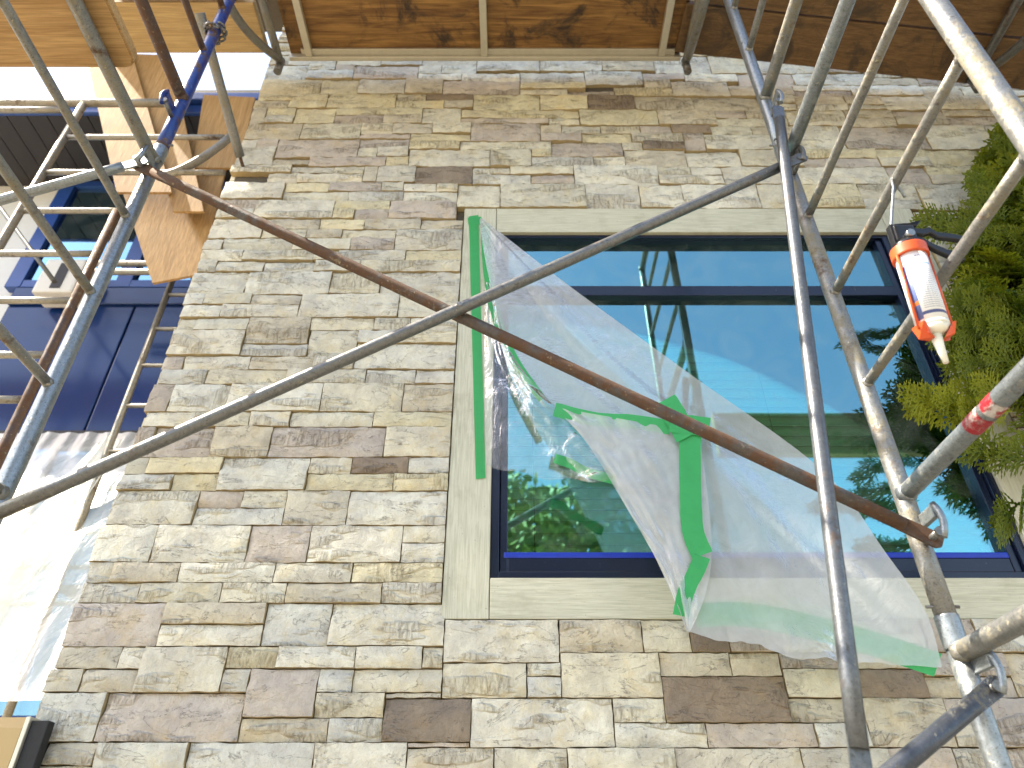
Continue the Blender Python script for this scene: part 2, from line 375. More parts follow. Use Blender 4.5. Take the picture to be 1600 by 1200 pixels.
TC = (680, 900, 1.739, '''20 119 337 234 w;337 119 563 200 t;563 119 693 200 c;693 119 796 207 d;796 119 938 207 m;938 119 1120 207 t;1120 119 1330 207 g;1330 119 1470 207 m;1470 119 1600 212 g;1600 119 1740 212 m
19 235 249 322 c;249 235 341 278 c;249 278 341 322 g;340 201 612 325 c;611 207 803 267 t;803 208 939 270 t;621 268 958 398 d;940 243 1126 331 c;1126 246 1337 335 d;938 208 1120 242 m;1120 208 1312 245 t
1313 208 1440 272 m;1440 213 1556 272 m;1556 213 1740 335 t;1337 273 1450 335 t;1450 273 1556 335 m;-144 316 97 459 d;97 324 485 459 w;484 326 628 392 c;485 392 738 463 w;737 400 1036 469 m;958 333 1163 400 t
1165 337 1403 470 t;1036 402 1163 470 g;1403 337 1510 402 m;1403 402 1520 470 t;1520 337 1740 470 m;-90 457 160 560 t;160 460 360 560 c;360 460 655 560 c;655 467 1002 570 t;1002 471 1245 570 t;1245 472 1420 570 m;1420 472 1560 570 t;1560 472 1740 570 m''')
TB = (240, 360, 3.2, '''215 38 345 89 w;345 38 696 89 c;696 38 985 91 c;985 38 1203 98 m;205 92 448 141 w;448 92 802 141 c;802 94 920 141 c;920 98 1258 148 g;1258 102 1545 156 y;190 145 318 197 w;318 145 553 196 w;553 145 805 198 g
805 148 1033 206 c;1033 152 1543 210 c;150 199 465 313 w;465 199 885 313 w;885 209 1133 314 c;1133 212 1541 318 g;125 316 256 371 w;256 316 490 371 c;490 318 728 371 t;100 374 340 429 w;340 374 724 431 w;728 317 1225 434 w;1225 320 1538 440 c
85 434 209 492 w;209 434 467 493 c;467 434 781 556 t;452 558 768 621 g;785 438 1100 497 c;1100 438 1283 499 c;1283 443 1532 503 w;40 496 447 623 w;770 500 1018 623 c;1018 502 1213 569 g;1213 505 1530 567 c;1005 571 1519 692 w
20 627 146 690 m;146 626 479 691 w;479 626 799 691 t;799 626 1003 692 g;-12 694 262 763 g;262 694 665 762 c;665 695 1060 763 c;1060 697 1309 762 g;1309 697 1516 763 g;-45 767 85 904 m;85 767 372 904 w;372 767 840 904 w;840 766 1246 906 c;1246 768 1508 906 t
-60 908 200 976 w;200 907 480 976 c;480 907 682 979 w;682 908 1097 980 c;1097 907 1505 981 y;-80 982 -10 1130 m;-10 980 292 1131 m;292 980 583 1131 t;583 983 1155 1131 m;1155 984 1502 1131 c''')
TD = (340, 80, 3.75, '''300 20 420 78 c;420 20 700 78 g;700 20 960 78 w;960 20 1200 78 g;1200 20 1520 78 g;270 80 527 158 g;527 80 691 115 w;691 80 796 115 m;527 115 796 160 g;796 80 1177 160 m;1177 80 1312 129 g;1312 80 1500 129 g;1177 129 1430 163 w;240 162 605 244 y;605 163 826 245 y;826 165 1100 248 g
1100 165 1321 250 t;205 248 640 287 y;200 287 415 330 t;415 287 640 330 y;640 250 1047 332 y;1047 250 1222 292 t;1047 292 1327 334 y;1222 252 1497 293 d;1327 293 1497 334 t;165 334 281 416 t;281 334 450 369 y;281 369 446 416 g;450 334 688 416 y;688 336 1200 370 y
688 370 970 417 m;970 372 1198 419 t;1198 338 1427 417 c;135 419 488 508 t;488 425 838 512 c;838 425 1025 477 c;1025 422 1260 475 t;1260 422 1482 475 c;838 479 1130 513 m;1130 478 1482 526 y;130 511 232 557 w;232 511 345 557 m;345 516 826 617 m;830 515 1118 566 m;820 567 935 619 c;935 567 1118 616 g
1122 528 1415 577 y;70 559 332 659 g;332 619 535 660 t;535 624 987 668 m;987 620 1120 668 y;1122 580 1590 669 w;45 662 430 707 w;290 709 470 762 w;430 670 680 716 g;470 717 850 764 w;680 672 853 716 c;853 671 935 767 t;935 672 1160 768 g;1160 671 1468 778 d
0 766 389 861 g;389 767 652 817 y;652 767 960 815 m;960 770 1090 821 c;1090 773 1282 824 w;1282 778 1405 826 c;387 817 766 865 c;766 822 1087 866 g;1087 826 1403 878 w;1405 782 1650 905 c;-20 863 228 918 m;222 868 683 972 w;685 871 1005 926 y;802 926 1002 977 m;683 926 802 977 y
1005 879 1457 988 m;-30 919 218 976 w;-40 978 268 1093 w;268 979 600 1039 t;600 979 861 1039 y;861 983 1190 1046 t;1190 988 1448 1050 t;255 1039 521 1094 c;521 1040 728 1094 t;728 1044 1040 1094 c;1040 1048 1446 1166 g''')
TE = (740, 80, 3.2, '''0 20 330 92 g;330 20 640 94 g;640 20 900 94 t;900 20 1180 108 g;1180 20 1420 108 c;1420 20 1700 110 g;-60 112 228 149 w;232 95 556 158 g;556 97 846 159 g;846 110 1052 143 m;846 143 985 180 t;1052 110 1320 150 w;1320 112 1600 165 m;-154 150 228 222 m;232 159 560 190 y;232 190 470 222 c;470 190 703 222 m
703 181 985 223 y;985 152 1278 221 t;1278 167 1600 222 t;-2 224 331 294 y;331 224 570 294 y;570 224 806 294 d;806 224 1098 294 t;1098 222 1430 294 t;-64 296 527 333 y;-64 333 376 370 m;376 333 527 371 c;527 296 921 372 y;921 296 1205 368 t;1205 296 1362 331 m;1362 296 1560 331 t;1222 332 1560 371 c
-17 372 334 451 m;334 372 440 411 t;440 372 636 411 g;636 374 832 411 c;832 371 990 411 m;990 370 1187 411 d;340 411 540 451 m;540 411 791 453 y;791 411 1048 453 t;1048 412 1155 492 m;1187 372 1392 418 c;1392 372 1600 418 t;1155 420 1512 493 w;1512 420 1640 493 t
-68 454 388 490 c;390 453 742 530 m;742 454 846 491 c;846 454 1048 491 d;82 492 289 577 c;290 492 396 531 y;290 531 601 576 g;601 531 756 580 w;756 493 1064 576 t;1064 494 1332 576 w;1332 494 1640 576 c;-5 578 182 614 w;182 578 500 618 c;-5 614 286 664 g;286 618 500 665 m;502 578 922 664 w
922 577 1086 615 c;1086 577 1238 617 w;926 617 1252 662 w;1240 577 1620 655 g;133 667 561 776 c;561 667 831 776 g;831 664 1047 774 w;1047 664 1427 776 w;1427 664 1660 776 c''')
rects = []
for ox, oy, k, txt in (TA, TC, TB, TD, TE):
    for r in txt.replace('\n', ';').split(';'):
        a = r.split(); u0, v0, u1, v1 = map(float, a[:4])
        ym = oy + (v0+v1)/2/k
        X0, X1 = P(ox+u0/k, ym, D).x, P(ox+u1/k, ym, D).x
        Z1, Z0 = HZ(oy+v0/k, D), HZ(oy+v1/k, D)
        rects.append([X0, X1, Z0, Z1, a[4]])
# snap the stones to the corner, the trim and each other
for r in rects:
    if r[0] < XWL+.05: r[0] = XWL + random.uniform(-.010, .006)
    if Z_TRB-.02 < (r[2]+r[3])/2 < Z_TRT+.0 and abs(r[1]-XL_TRIM) < .04: r[1] = XL_TRIM-.002
zs = sorted({z for r in rects for z in r[2:4]})
def merge(vals, tol):
    vals = sorted(vals); out = {}; grp = [vals[0]]
    for v in vals[1:]:
        if v-grp[-1] < tol and v-grp[0] < tol*1.6: grp.append(v)
        else:
            m = sum(grp)/len(grp)
            for q in grp: out[q] = m
            grp = [v]
    m = sum(grp)/len(grp)
    for q in grp: out[q] = m
    return out
zm = merge([z for r in rects for z in r[2:4]], .009)
for r in rects:
    z0, z1 = zm[r[2]], zm[r[3]]
    if z1-z0 > .015: r[2], r[3] = z0, z1
rects = [r for r in rects if r[1]-r[0] > .02 and r[3]-r[2] > .012]
# the runs of wall that the photo shows only out of focus, or not at all
def clear_of(x0, x1, z0, z1, rs):
    for r in rs:
        if x0 < r[1]-.004 and x1 > r[0]+.004 and z0 < r[3]-.004 and z1 > r[2]+.004: return False
    return True
rest = []
def fill(xa, xb, za, zb, dst, hs=(.045, .075, .09)):
    z = za
    while z < zb-.012:
        h = min(random.choice(hs), zb-z)
        if zb-z-h < .02: h = zb-z
        x = xa
        while x < xb-.01:
            w = random.uniform(.10, .34)
            if xb-x-w < .08: w = xb-x
            if h > .065 and random.random() < .35 and clear_of(x, x+w, z, z+h, rects):
                q = random.uniform(.4, .6)*h
                dst.append([x, x+w, z, z+q, random.choice('cgwytm')]); dst.append([x, x+w, z+q, z+h, random.choice('cgwytmcd')])
            else:
                dst.append([x, x+w, z, z+h, random.choice('cgwytwcm')])
            x += w
        z += h
XE = P(740+1600/3.2, 200, D).x
def zrow(py): return HZ(py, D)
vis2 = []
rowsE = [330, 287.5, 260.2, 233.6, 195.7, 172, 150, 132, 110, 86]
for a, b in zip(rowsE, rowsE[1:]):
    za, zb = zrow(a), zrow(b)
    xs = max([r[1] for r in rects if r[2] < (za+zb)/2 < r[3] and r[0] > .3] or [XE])
    x = xs
    while x < 2.6:
        w = random.uniform(.16, .42)
        if zb-za > .07 and random.random() < .4:
            q = random.uniform(.4, .6)*(zb-za); vis2.append([x, x+w, za, za+q, random.choice('cgwytm')]); vis2.append([x, x+w, za+q, zb, random.choice('cgwytm')])
        else: vis2.append([x, x+w, za, zb, random.choice('cgwytwm')])
        x += w
fill(XR_TRIM+.003, 2.6, zrow(966), zrow(330), vis2)
# upper edge of the trim: nothing may hang into the boards
cand = rects + vis2
zt = max(r[3] for r in rects); zb = HZ(1228, D)
fill(XWL, XWR, zt, ZTOP, rest); fill(XWL, XWR, 0, zb-.05, rest, (.07, .09, .11))
def fits(r):
    return not (r[0] < XR_TRIM-.004 and r[1] > XL_TRIM+.004 and r[2] < Z_TRT-.004 and r[3] > Z_TRB+.004)
for r in cand:
    if not fits(r):
        if r[2] > (Z_TRT+Z_TRB)/2: r[2] = max(r[2], Z_TRT+.002)
        elif r[3] < (Z_TRT+Z_TRB)/2+.1 and r[0] > XL_TRIM-.05: r[3] = min(r[3], Z_TRB-.002)
        elif r[1] < XL_FR+.05: r[1] = XL_TRIM-.002
cand = [r for r in cand if fits(r) and r[1]-r[0] > .02 and r[3]-r[2] > .012]
# trim overlaps between neighbours, the later stone gives way
def area(r): return (r[1]-r[0])*(r[3]-r[2])
kept = []
for r in cand:
    for q in kept:
        ox = min(r[1], q[1])-max(r[0], q[0]); oz = min(r[3], q[3])-max(r[2], q[2])
        if ox > .0005 and oz > .0005:
            if ox < oz:
                if r[0]+r[1] > q[0]+q[1]: r[0] = q[1]
                else: r[1] = q[0]
            else:
                if r[2]+r[3] > q[2]+q[3]: r[2] = q[3]
                else: r[3] = q[2]
    if r[1]-r[0] > .018 and r[3]-r[2] > .010: kept.append(r)
# close thin gaps (vertical joints) left by the reading
for _ in range(2):
    for r in kept:
        ot = [q for q in kept if q is not r]
        hz = [q for q in ot if min(r[3], q[3])-max(r[2], q[2]) > .0005]
        lim = min([q[0] for q in hz if q[0] >= r[1]-.0005] + [XL_TRIM-.002 if r[0] < XL_TRIM and Z_TRB < (r[2]+r[3])/2 < Z_TRT else 9])
        if 0 < lim-r[1] < .04: r[1] = lim
        lim = max([q[1] for q in hz if q[1] <= r[0]+.0005] + [-9])
        if 0 < r[0]-lim < .04: r[0] = lim
        vt = [q for q in ot if min(r[1], q[1])-max(r[0], q[0]) > .0005]
        lim = min([q[2] for q in vt if q[2] >= r[3]-.0005] + [Z_TRB-.002 if r[3] < Z_TRB+.01 and r[1] > XL_TRIM+.01 and r[0] < XR_TRIM-.01 else 99])
        if 0 < lim-r[3] < .035: r[3] = lim
        lim = max([q[3] for q in vt if q[3] <= r[2]+.0005] + [Z_TRT+.002 if r[2] > Z_TRT-.01 and r[1] > XL_TRIM+.01 and r[0] < XR_TRIM-.01 else -9])
        if 0 < r[2]-lim < .035: r[2] = lim
kept += [[-.342, -.191, 1.9205, 1.9335, 't'], [-.272, -.109, 1.7995, 1.8115, 'm']]      # thin levelling chips
def vis_size(r):
    zc = (r[2]+r[3])/2-CAMZ; dep = D*CT+zc*ST; return area(r)/dep**2
kept.sort(key=lambda r: -vis_size(r) * (1 if r in rects or r[0] < 1.4 else .2))
def tint_of(c):
    b = PAL[c]; q = random.uniform(.92, 1.08); h = random.uniform(-.02, .02); return (b[0]*q*(1+h), b[1]*q, b[2]*q*(1-1.5*h))
for r in kept[:298]:
    bm = bmesh.new(); stone_bm(bm, *r[:4], tint_of(r[4]))
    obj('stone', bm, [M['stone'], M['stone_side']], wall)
bm = bmesh.new(); lay = bm.loops.layers.float_color.new('tint')
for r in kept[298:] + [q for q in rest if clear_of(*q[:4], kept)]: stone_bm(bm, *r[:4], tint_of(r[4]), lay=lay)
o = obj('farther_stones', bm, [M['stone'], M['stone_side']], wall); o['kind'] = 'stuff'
# the corner's return face: stone ends seen edge-on
bm = bmesh.new(); lay = bm.loops.layers.float_color.new('tint'); z = 0
while z < ZTOP-.1:
    h = random.choice((.06, .09, .11)); y = D+.032
    while y < 3.3:
        w = random.uniform(.12, .34); s = random.random(); t = (*tint_of(random.choice('cgwtm')), s)
        n0 = len(bm.faces); box(bm, (XWL-.012+random.uniform(-.006, .006), y+.002, z+.002), (XWL+.012, min(y+w, 3.34)-.002, z+h-.002))
        bm.faces.ensure_lookup_table()
        for f in bm.faces[n0:]:
            for l in f.loops: l[lay] = t
        y += w
    z += h
o = obj('return_stones', bm, [M['stone']], wall); o['kind'] = 'stuff'

# ------------------------------------------------------------------ window
win = thing('window', 'wide navy framed window with closed blinds and sage painted trim', 'window', (0, D, Z_FRB))
ty0, ty1 = D+.006, D+.034
obj('trim_board', BOX((XL_TRIM, ty0, Z_TRB), (XL_FR-.001, ty1, Z_TRT), .003), M['trim_v'], win)
obj('trim_board', BOX((XR_FR+.001, ty0, Z_TRB), (XR_TRIM, ty1, Z_TRT), .003), M['trim_v'], win)
obj('trim_board', BOX((XL_FR+.001, ty0, Z_FRT+.001), (XR_FR-.001, ty1, Z_TRT), .003), M['trim_h'], win)
obj('trim_board', BOX((XL_FR+.001, ty0, Z_TRB), (XR_FR-.001, ty1, Z_FRB-.001), .003), M['trim_h'], win)
fy0, fy1 = D+.022, D+.11
fw = .052; Z_GB = HZ(866, D+.05); Z_M0, Z_M1 = HZ(461, D+.03), HZ(446, D+.03); Z_GT = HZ(376, D+.05)
XG0, XG1 = XL_FR+fw, XR_FR-fw
bm = bmesh.new()
for y, s in ((fy0, 0), (fy0+.012, .018)):        # two steps of the frame profile
    e = .5*fw if s == 0 else 0
for lo, hi in (((XL_FR, Z_FRB), (XL_FR+.026, Z_FRT)), ((XR_FR-.026, Z_FRB), (XR_FR, Z_FRT)), ((XL_FR+.026, Z_FRT-.016), (XR_FR-.026, Z_FRT)), ((XL_FR+.026, Z_FRB), (XR_FR-.026, Z_FRB+.024))):
    box(bm, (lo[0], fy0, lo[1]), (hi[0], fy1, hi[1]), .002)
obj('frame', bm, M['navy'], win)
bm = bmesh.new(); ys = fy0+.012
for lo, hi in (((XL_FR+.028, Z_FRB+.026), (XG0, Z_FRT-.018)), ((XG1, Z_FRB+.026), (XR_FR-.028, Z_FRT-.018)), ((XG0, Z_GT), (XG1, Z_FRT-.018)), ((XG0, Z_FRB+.026), (XG1, Z_GB-.018))):
    box(bm, (lo[0], ys, lo[1]), (hi[0], fy1-.004, hi[1]), .003)
obj('sash', bm, M['navy'], win)
obj('mullion', BOX((XG0, ys-.002, Z_M0), (XG1, fy1-.006, Z_M1), .003), M['navy'], win)
obj('glazing_tape', BOX((XG0-.012, ys-.0025, Z_GB-.019), (XG1, ys+.02, Z_GB), .004), M['blue_tape'], win)
gy = D+.062
obj('pane', BOX((XG0, gy, Z_M1), (XG1, gy+.006, Z_GT)), M['glass'], win)
obj('pane', BOX((XG0, gy, Z_GB), (XG1, gy+.006, Z_M0)), M['glass'], win)
obj('room', BOX((XL_FR-.3, D+.50, Z_FRB-.3), (XR_FR+.3, D+.55, Z_FRT+.3)), M['room'], win)
bm = bmesh.new()
box(bm, (XL_FR-.3, yb1+.002, Z_FRB-.32), (XR_FR+.3, D+.499, Z_FRB-.3)); box(bm, (XL_FR-.3, yb1+.002, Z_FRT+.3), (XR_FR+.3, D+.499, Z_FRT+.32))
box(bm, (XL_FR-.32, yb1+.002, Z_FRB-.3), (XL_FR-.3, D+.499, Z_FRT+.3)); box(bm, (XR_FR+.3, yb1+.002, Z_FRB-.3), (XR_FR+.32, D+.499, Z_FRT+.3))
obj('room_side', bm, M['room'], win)
blind = thing('window_blind', 'pale horizontal slat blind lowered behind the wide navy window', 'blind', (0, D+.15, Z_FRT))
pitch = .0415; zz = Z_FRT-.02; me = None; k = 0
bm = bmesh.new()
for i in range(5):
    pass
prof = [(-.018, -.024), (-.006, -.010), (.002, .004), (.006, .024)]
for (a, b), (c, d) in zip(prof, prof[1:]):
    v = [bm.verts.new((x, y, z)) for x, y, z in ((XL_FR+.03, a, b), (XR_FR-.03, a, b), (XR_FR-.03, c, d), (XL_FR+.03, c, d))]; bm.faces.new(v)
bmesh.ops.remove_doubles(bm, verts=bm.verts[:], dist=.0001)
bmesh.ops.solidify(bm, geom=bm.faces[:], thickness=.0025)
s0 = obj('slat', bm, M['slat'], blind); s0.location = (0, D+.15, zz)
while zz > Z_FRB+.02:
    zz -= pitch; s = s0.copy(); COL.objects.link(s); s.location = (0, D+.15, zz)
for px in (1180, 830): 
    x = P(px, 560, D+.12).x
    obj('cord', TUBE(seg((x, D+.124, Z_FRB+.04), (x, D+.124, Z_FRT-.02), 2), .0016, 6), M['rubber'], blind)

# ------------------------------------------------------------------ scaffold
YI, YO = 1.447, .745            # posts by the wall, posts on the open side
XLF, XRF = -1.147, .880
def make_frame(name, label, X, zb, mp, mr, mt, mbars=None):
    t = thing(name, label, 'scaffold', (X, YI, zb), 'scaffold frames')
    top = zb+1.505
    for y in (YI, YO):
        obj('post', TUBE(seg((X, y, zb+.012), (X, y, top), 10), .0212, 20, jit=.02), mp, t)
    for h, r, m in ((.30, .0195, mt), (.60, .0122, mr), (.905, .0122, mr), (1.21, .0122, mr), (1.478, .0200, mt)):
        y0, y1 = YO+.012, YI-.012
        bm = TUBE(seg((X, y0, zb+h), (X, y1, zb+h), 8), r, 16, jit=.02)
        for y in (y0, y1):                                     # weld bead
            e = 1 if y == y0 else -1
            tube(bm, [(X, y-e*.002, zb+h), (X, y+e*.008, zb+h), (X, y+e*.017, zb+h)], r*1.22, 16, r1=r*1.0, jit=.12)
        obj('rung', bm, m, t)
    for y in (YI, YO):
        c = obj('coupling_collar', TUBE([(X, y, zb-.035), (X, y, zb-.032), (X, y, zb+.028), (X, y, zb+.031)], .0236, 20), M['galv'], t)
        obj('pin', TUBE([(X-.034, y, zb+.05), (X+.034, y, zb+.05)], .0035, 8), M['galv_dark'], t)
    for z in (.18, 1.40):
        bm = TUBE([(X, YI-.012, zb+z), (X, YI-.078, zb+z)], .0075, 10)
        tube(bm, [(X, YI-.078, zb+z), (X, YI-.084, zb+z)], .0105, 10)
        obj('stud', bm, M['galv_dark'], t)
    return t
B0, B1, B2 = CAMZ-1.10, CAMZ+.42, CAMZ+1.94
FR = {}
FR['L1'] = make_frame('scaffold', 'galvanised scaffold frame on the left, under the blue one', XLF, B1, M['galv'], M['galv_crust'], M['galv_crust'])
FR['L2'] = make_frame('scaffold', 'chipped blue scaffold frame with brown rungs at upper left', XLF, B2, M['blue'], M['brown_tube'], M['brown_tube'])
FR['R1'] = make_frame('scaffold', 'galvanised scaffold frame on the right, between window and evergreen', XRF, B1, M['galv_crust'], M['galv_crust'], M['galv'])
FR['R2'] = make_frame('scaffold', 'scaffold frame at upper right, topmost on the right side', XRF, B2, M['galv'], M['galv_crust'], M['galv_crust'])
FR['R0'] = make_frame('scaffold', 'scaffold frame at the bottom right corner, lowest on that side', XRF, B0, M['galv'], M['galv_crust'], M['galv_crust'])
FR['L0'] = make_frame('scaffold', 'lowest left scaffold frame below the galvanised one', XLF, B0, M['galv'], M['galv_crust'], M['galv_crust'])
for f in ('R0', 'L0'):          # screw jacks that carry the frames
    X = FR[f].location.x
    for y in (YI, YO):
        bm = TUBE([(X, y, .01), (X, y, B0+.06)], .018, 12); box(bm, (X-.07, y-.07, .002), (X+.07, y+.07, .012))
        obj('base_jack', bm, M['galv_dark'], FR[f])
def lock(parent, X, z, mat, side):
    "gravity lock: strap on the post and a swinging bar over the stud"
    bm = bmesh.new(); box(bm, (X+side*.004, YI-.075, z+.035), (X+side*.016, YI-.018, z+.063), .002)
    obj('lock_strap', bm, mat, parent)
    obj('lock_bar', TUBE(bez((X+side*.010, YI-.072, z+.066), (X+side*.022, YI-.088, z+.03), (X+side*.004, YI-.079, z-.012), 6), .0075, 10), mat, parent)
M['red'] = tube_mat('worn_red_paint', (.33, .012, .022), .0, .4, .45, (.34, .32, .30), rust=.0, under=(.55, .50, .48))
y_ = PX(1527, 652, XRF).y
for d0, d1 in ((-.028, .020), (-.075, -.040)):
    o = obj('paint_mark', TUBE(seg((XRF, y_+d0, B1+.30), (XRF, y_+d1, B1+.30), 4), .0203, 16, caps=False, jit=.03), M['red'], FR['R1'])
lock(FR['L1'], XLF, B1+1.40, M['galv'], 1); lock(FR['R0'], XRF, B0+1.40, M['galv'], 1)
lock(FR['R1'], XRF, B1+1.40, M['galv_dark'], 1); lock(FR['L2'], XLF, B2+.18, M['blue'], -1); lock(FR['R2'], XRF, B2+.18, M['galv'], 1)
lock(FR['R1'], XRF, B1+.18, M['galv'], 1)
def rod(bm, a, b, r=.0158):
    "brace tube with flattened, drilled ends"
    a, b = Vector(a), Vector(b); d = (b-a).normalized()
    tube(bm, seg(a+d*.055, b-d*.055, 14), r, 16, jit=.03)
    for p, s in ((a, 1), (b, -1)):
        u = d.cross(Vector((0, 1, 0))).normalized()
        q0, q1 = p-d*s*.022, p+d*s*.075
        ring = []
        prism(bm, [q0+u*.010-Vector((0, .003, 0)), q0-u*.010-Vector((0, .003, 0)), p-d*s*.012-u*.0185-Vector((0, .003, 0)), q1-u*.0165-Vector((0, .003, 0)), q1+u*.0165-Vector((0, .003, 0)), p-d*s*.012+u*.0185-Vector((0, .003, 0))][:6], (0, .006, 0))
br = thing('cross_brace', 'crossed pair of brace rods, one rusty, spanning between the two sides', 'brace', ((XLF+XRF)/2, YI-.05, B1+.8))
ya, yb = YI-.046, YI-.074
bm = bmesh.new(); rod(bm, (XLF, ya, B1+1.40), (XRF, ya, B1+.18)); o = obj('rod', bm, M['rust'], br); o['label'] = 'rusty brace rod sloping down to the right'
bm = bmesh.new(); rod(bm, (XRF, yb-.004, B1+1.40), (XLF, yb-.004, B1+.18)); o = obj('rod', bm, M['galv_dark'], br); o['label'] = 'grey brace rod sloping up to the right'
cx, cz = (XLF+XRF)/2, B1+.79
obj('rivet', TUBE([(cx, ya+.02, cz), (cx, yb-.024, cz)], .007, 10), M['galv_dark'], br)
b2 = thing('cross_brace', 'mud splashed brace rod running out at the bottom right corner', 'brace', (XRF, YI-.05, B0+1.40))
bm = bmesh.new(); rod(bm, (XRF, ya-.02, B0+1.40), (XLF, ya-.02, B0+.18), .0175); obj('rod', bm, M['splashed'], b2)
b3 = thing('cross_brace', 'flat ended brace rod leaving the left edge of the picture', 'brace', (XLF, YI-.05, B1+1.40))
q = P(0, 313, YI-.05); e = Vector((XLF, YI-.055, B1+1.415)); q = e+(q-e)*2.6
bm = bmesh.new(); rod(bm, e, q, .0150); obj('rod', bm, M['galv'], b3)
hang = thing('hanging_brace', 'single grey brace rod hanging loose beside the right scaffold post', 'brace', (XRF, YI-.1, B2+.2))
a = P(1216, 172, YI-.085); b = P(1349, 1230, YI-.16)
bm = bmesh.new(); rod(bm, a, b, .0165); obj('rod', bm, M['galv_mid'], hang)
obj('ring', TUBE([Vector((XRF-.05, YI-.09, B1+1.46))+Vector((0, .0, .0))+Vector((math.cos(t)*.022, 0, math.sin(t)*.022)) for t in [i*math.pi/7 for i in range(13)]], .003, 6), M['galv_dark'], FR['R1'])
# chain clamp wrapped round the blue post
cl = thing('chain_clamp', 'dark chain clamp wrapped around the blue scaffold post', 'clamp', (XLF, YI, B2+.6))
zc = P(328, 50, YI).z
for i in range(11):
    t = i*2*math.pi/11; c = Vector((XLF+math.cos(t)*.036, YI+math.sin(t)*.036, zc+.02*math.sin(t*2.3)))
    tg = Vector((-math.sin(t), math.cos(t), .25*math.cos(t*3))).normalized(); up = Vector((0, 0, 1)) if i % 2 else Vector((math.cos(t), math.sin(t), 0))
    pts = [c+tg*.014*math.cos(s)+up*.008*math.sin(s) for s in [k*math.pi/4 for k in range(9)]]
    obj('link', TUBE(pts, .0048, 6), M['galv_dark'], cl)
# wall tie resting in the corner notch
tie = thing('wall_tie', 'dirty tie tube from the blue post to a notch in the wall corner', 'tube', P(380, 268, D-.02))
a = P(380, 262, D+.0); b = P(312, 20, YI+.03)
obj('tube', TUBE(seg(a+(b-a)*.08, b, 8), .0205, 16, jit=.03), M['galv_crust'], tie)
obj('hook', TUBE([a+(b-a)*.09, a+(b-a)*.03, a+Vector((.004, .03, -.01)), a+Vector((.0, .05, .015))], .008, 8), M['rust'], tie)

# ------------------------------------------------------------------ platforms and side brackets
ZP = CAMZ+3.36
def bracket(name, label, X, mat, post=False, dz=0):
    t = thing(name, label, 'bracket', (X, YI, ZP-.3), 'curved side brackets under the platform')
    z = ZP-.03-dz
    obj('arm', TUBE(seg((X, YI+.02, z), (X, 1.955, z), 6), .020, 14, jit=.03), mat, t)
    obj('curved_brace', TUBE(bez((X-.05, YI+.012, z-.30), (X-.05, YI+.20, z-.26), (X, 1.90, z-.022), 10), .0195, 14, jit=.03), mat, t)
    obj('end_stub', TUBE([(X, 1.945, z-.075), (X, 1.945, z+.03)], .019, 14), M['galv_dark'], t)
    if post: obj('post', TUBE(seg((X, YI, .0), (X, YI, z+.4), 8), .0238, 14), mat, t)
    return t
bracket('side_bracket', 'curved tube bracket left of the brown deck', XLF, M['galv_crust'])
bracket('side_bracket', 'curved tube bracket between the brown deck and the right planks', XRF-.02, M['galv_crust'])
bracket('side_bracket', 'dark bracket at the far right under the weathered planks', 2.22, M['galv_dark'], True, .155)
deck = thing('scaffold_deck', 'brown plywood scaffold deck with metal rails above the window', 'platform', (-.14, 1.72, ZP))
x0, x1, y0, y1 = -1.105, .838, 1.10, 1.952
obj('panel', BOX((x0+.004, y0+.02, ZP+.034), (x1-.004, y1-.018, ZP+.048)), M['formply'], deck)
for y in (y0, y1-.022):
    obj('side_rail', BOX((x0, y, ZP), (x1, y+.022, ZP+.06), .004), M['alu'], deck)
obj('rail_lip', BOX((x0+.06, y1-.052, ZP+.018), (x1-.03, y1-.0225, ZP+.0325), .003), M['alu'], deck)
for px in (484, 757, 1033):
    x = P(px, 85, 1.93).x
    obj('rib', BOX((x-.017, y0+.0225, ZP+.002), (x+.017, y1-.0225, ZP+.0335), .004), M['alu'], deck)
def plank(name, label, lo, hi, mat, rz=0, ry=0, group=None, bev=.006):
    c = (Vector(lo)+Vector(hi))/2; bm = bmesh.new(); box(bm, Vector(lo)-c, Vector(hi)-c, bev)
    o = obj(name, bm, mat); o.location = c; o.rotation_euler = (0, ry, rz); return tag(o, label, 'plank', group)
for i, (ya_, yb_, lb) in enumerate(((1.735, 1.97, 'weathered brown plank nearest the wall at upper right'), (1.485, 1.725, 'weathered brown plank behind the first at the top right edge'), (1.235, 1.475, 'third weathered plank at the very top right, farthest from the wall'))):
    plank('scaffold_plank', lb, (.80+.05*i, ya_, ZP-.145), (3.4-.05*i, yb_, ZP-.10), M['plank_dark'], .045, .12, 'weathered planks of the right platform')
plank('scaffold_plank', 'pale blurred plank beyond the blue post at the top left', (-4.6, 1.66, ZP-.01), (-1.20, 1.905, ZP+.035), M['plank_far'], 0, 0, None)
plank('scaffold_plank', 'added pale plank left of the brown deck that shades the lower wall', (-4.6, 1.30, ZP-.01), (-1.24, 1.65, ZP+.035), M['plank_far'])  # plank added to keep the sun off the lower wall
# thick plank on the lower rung at the left, sawn end towards the middle
q = PX(215, 106, XLF+.07)
bm = bmesh.new(); zq = B1+1.478+.026
c0 = .028; pts = [(-3.6, q.y, zq), (XLF+.07-c0, q.y, zq), (XLF+.07-c0*.3, q.y-c0*.3, zq), (XLF+.07, q.y-c0, zq), (XLF+.07, .80, zq), (-3.6, .80, zq)]
prism(bm, pts, (0, 0, .042)); bmesh.ops.bevel(bm, geom=[e for e in bm.edges], offset=.005, segments=2, affect='EDGES')
tag(obj('scaffold_plank', bm, M['plank']), 'knotty thick plank with sawn rounded end at top left', 'plank')
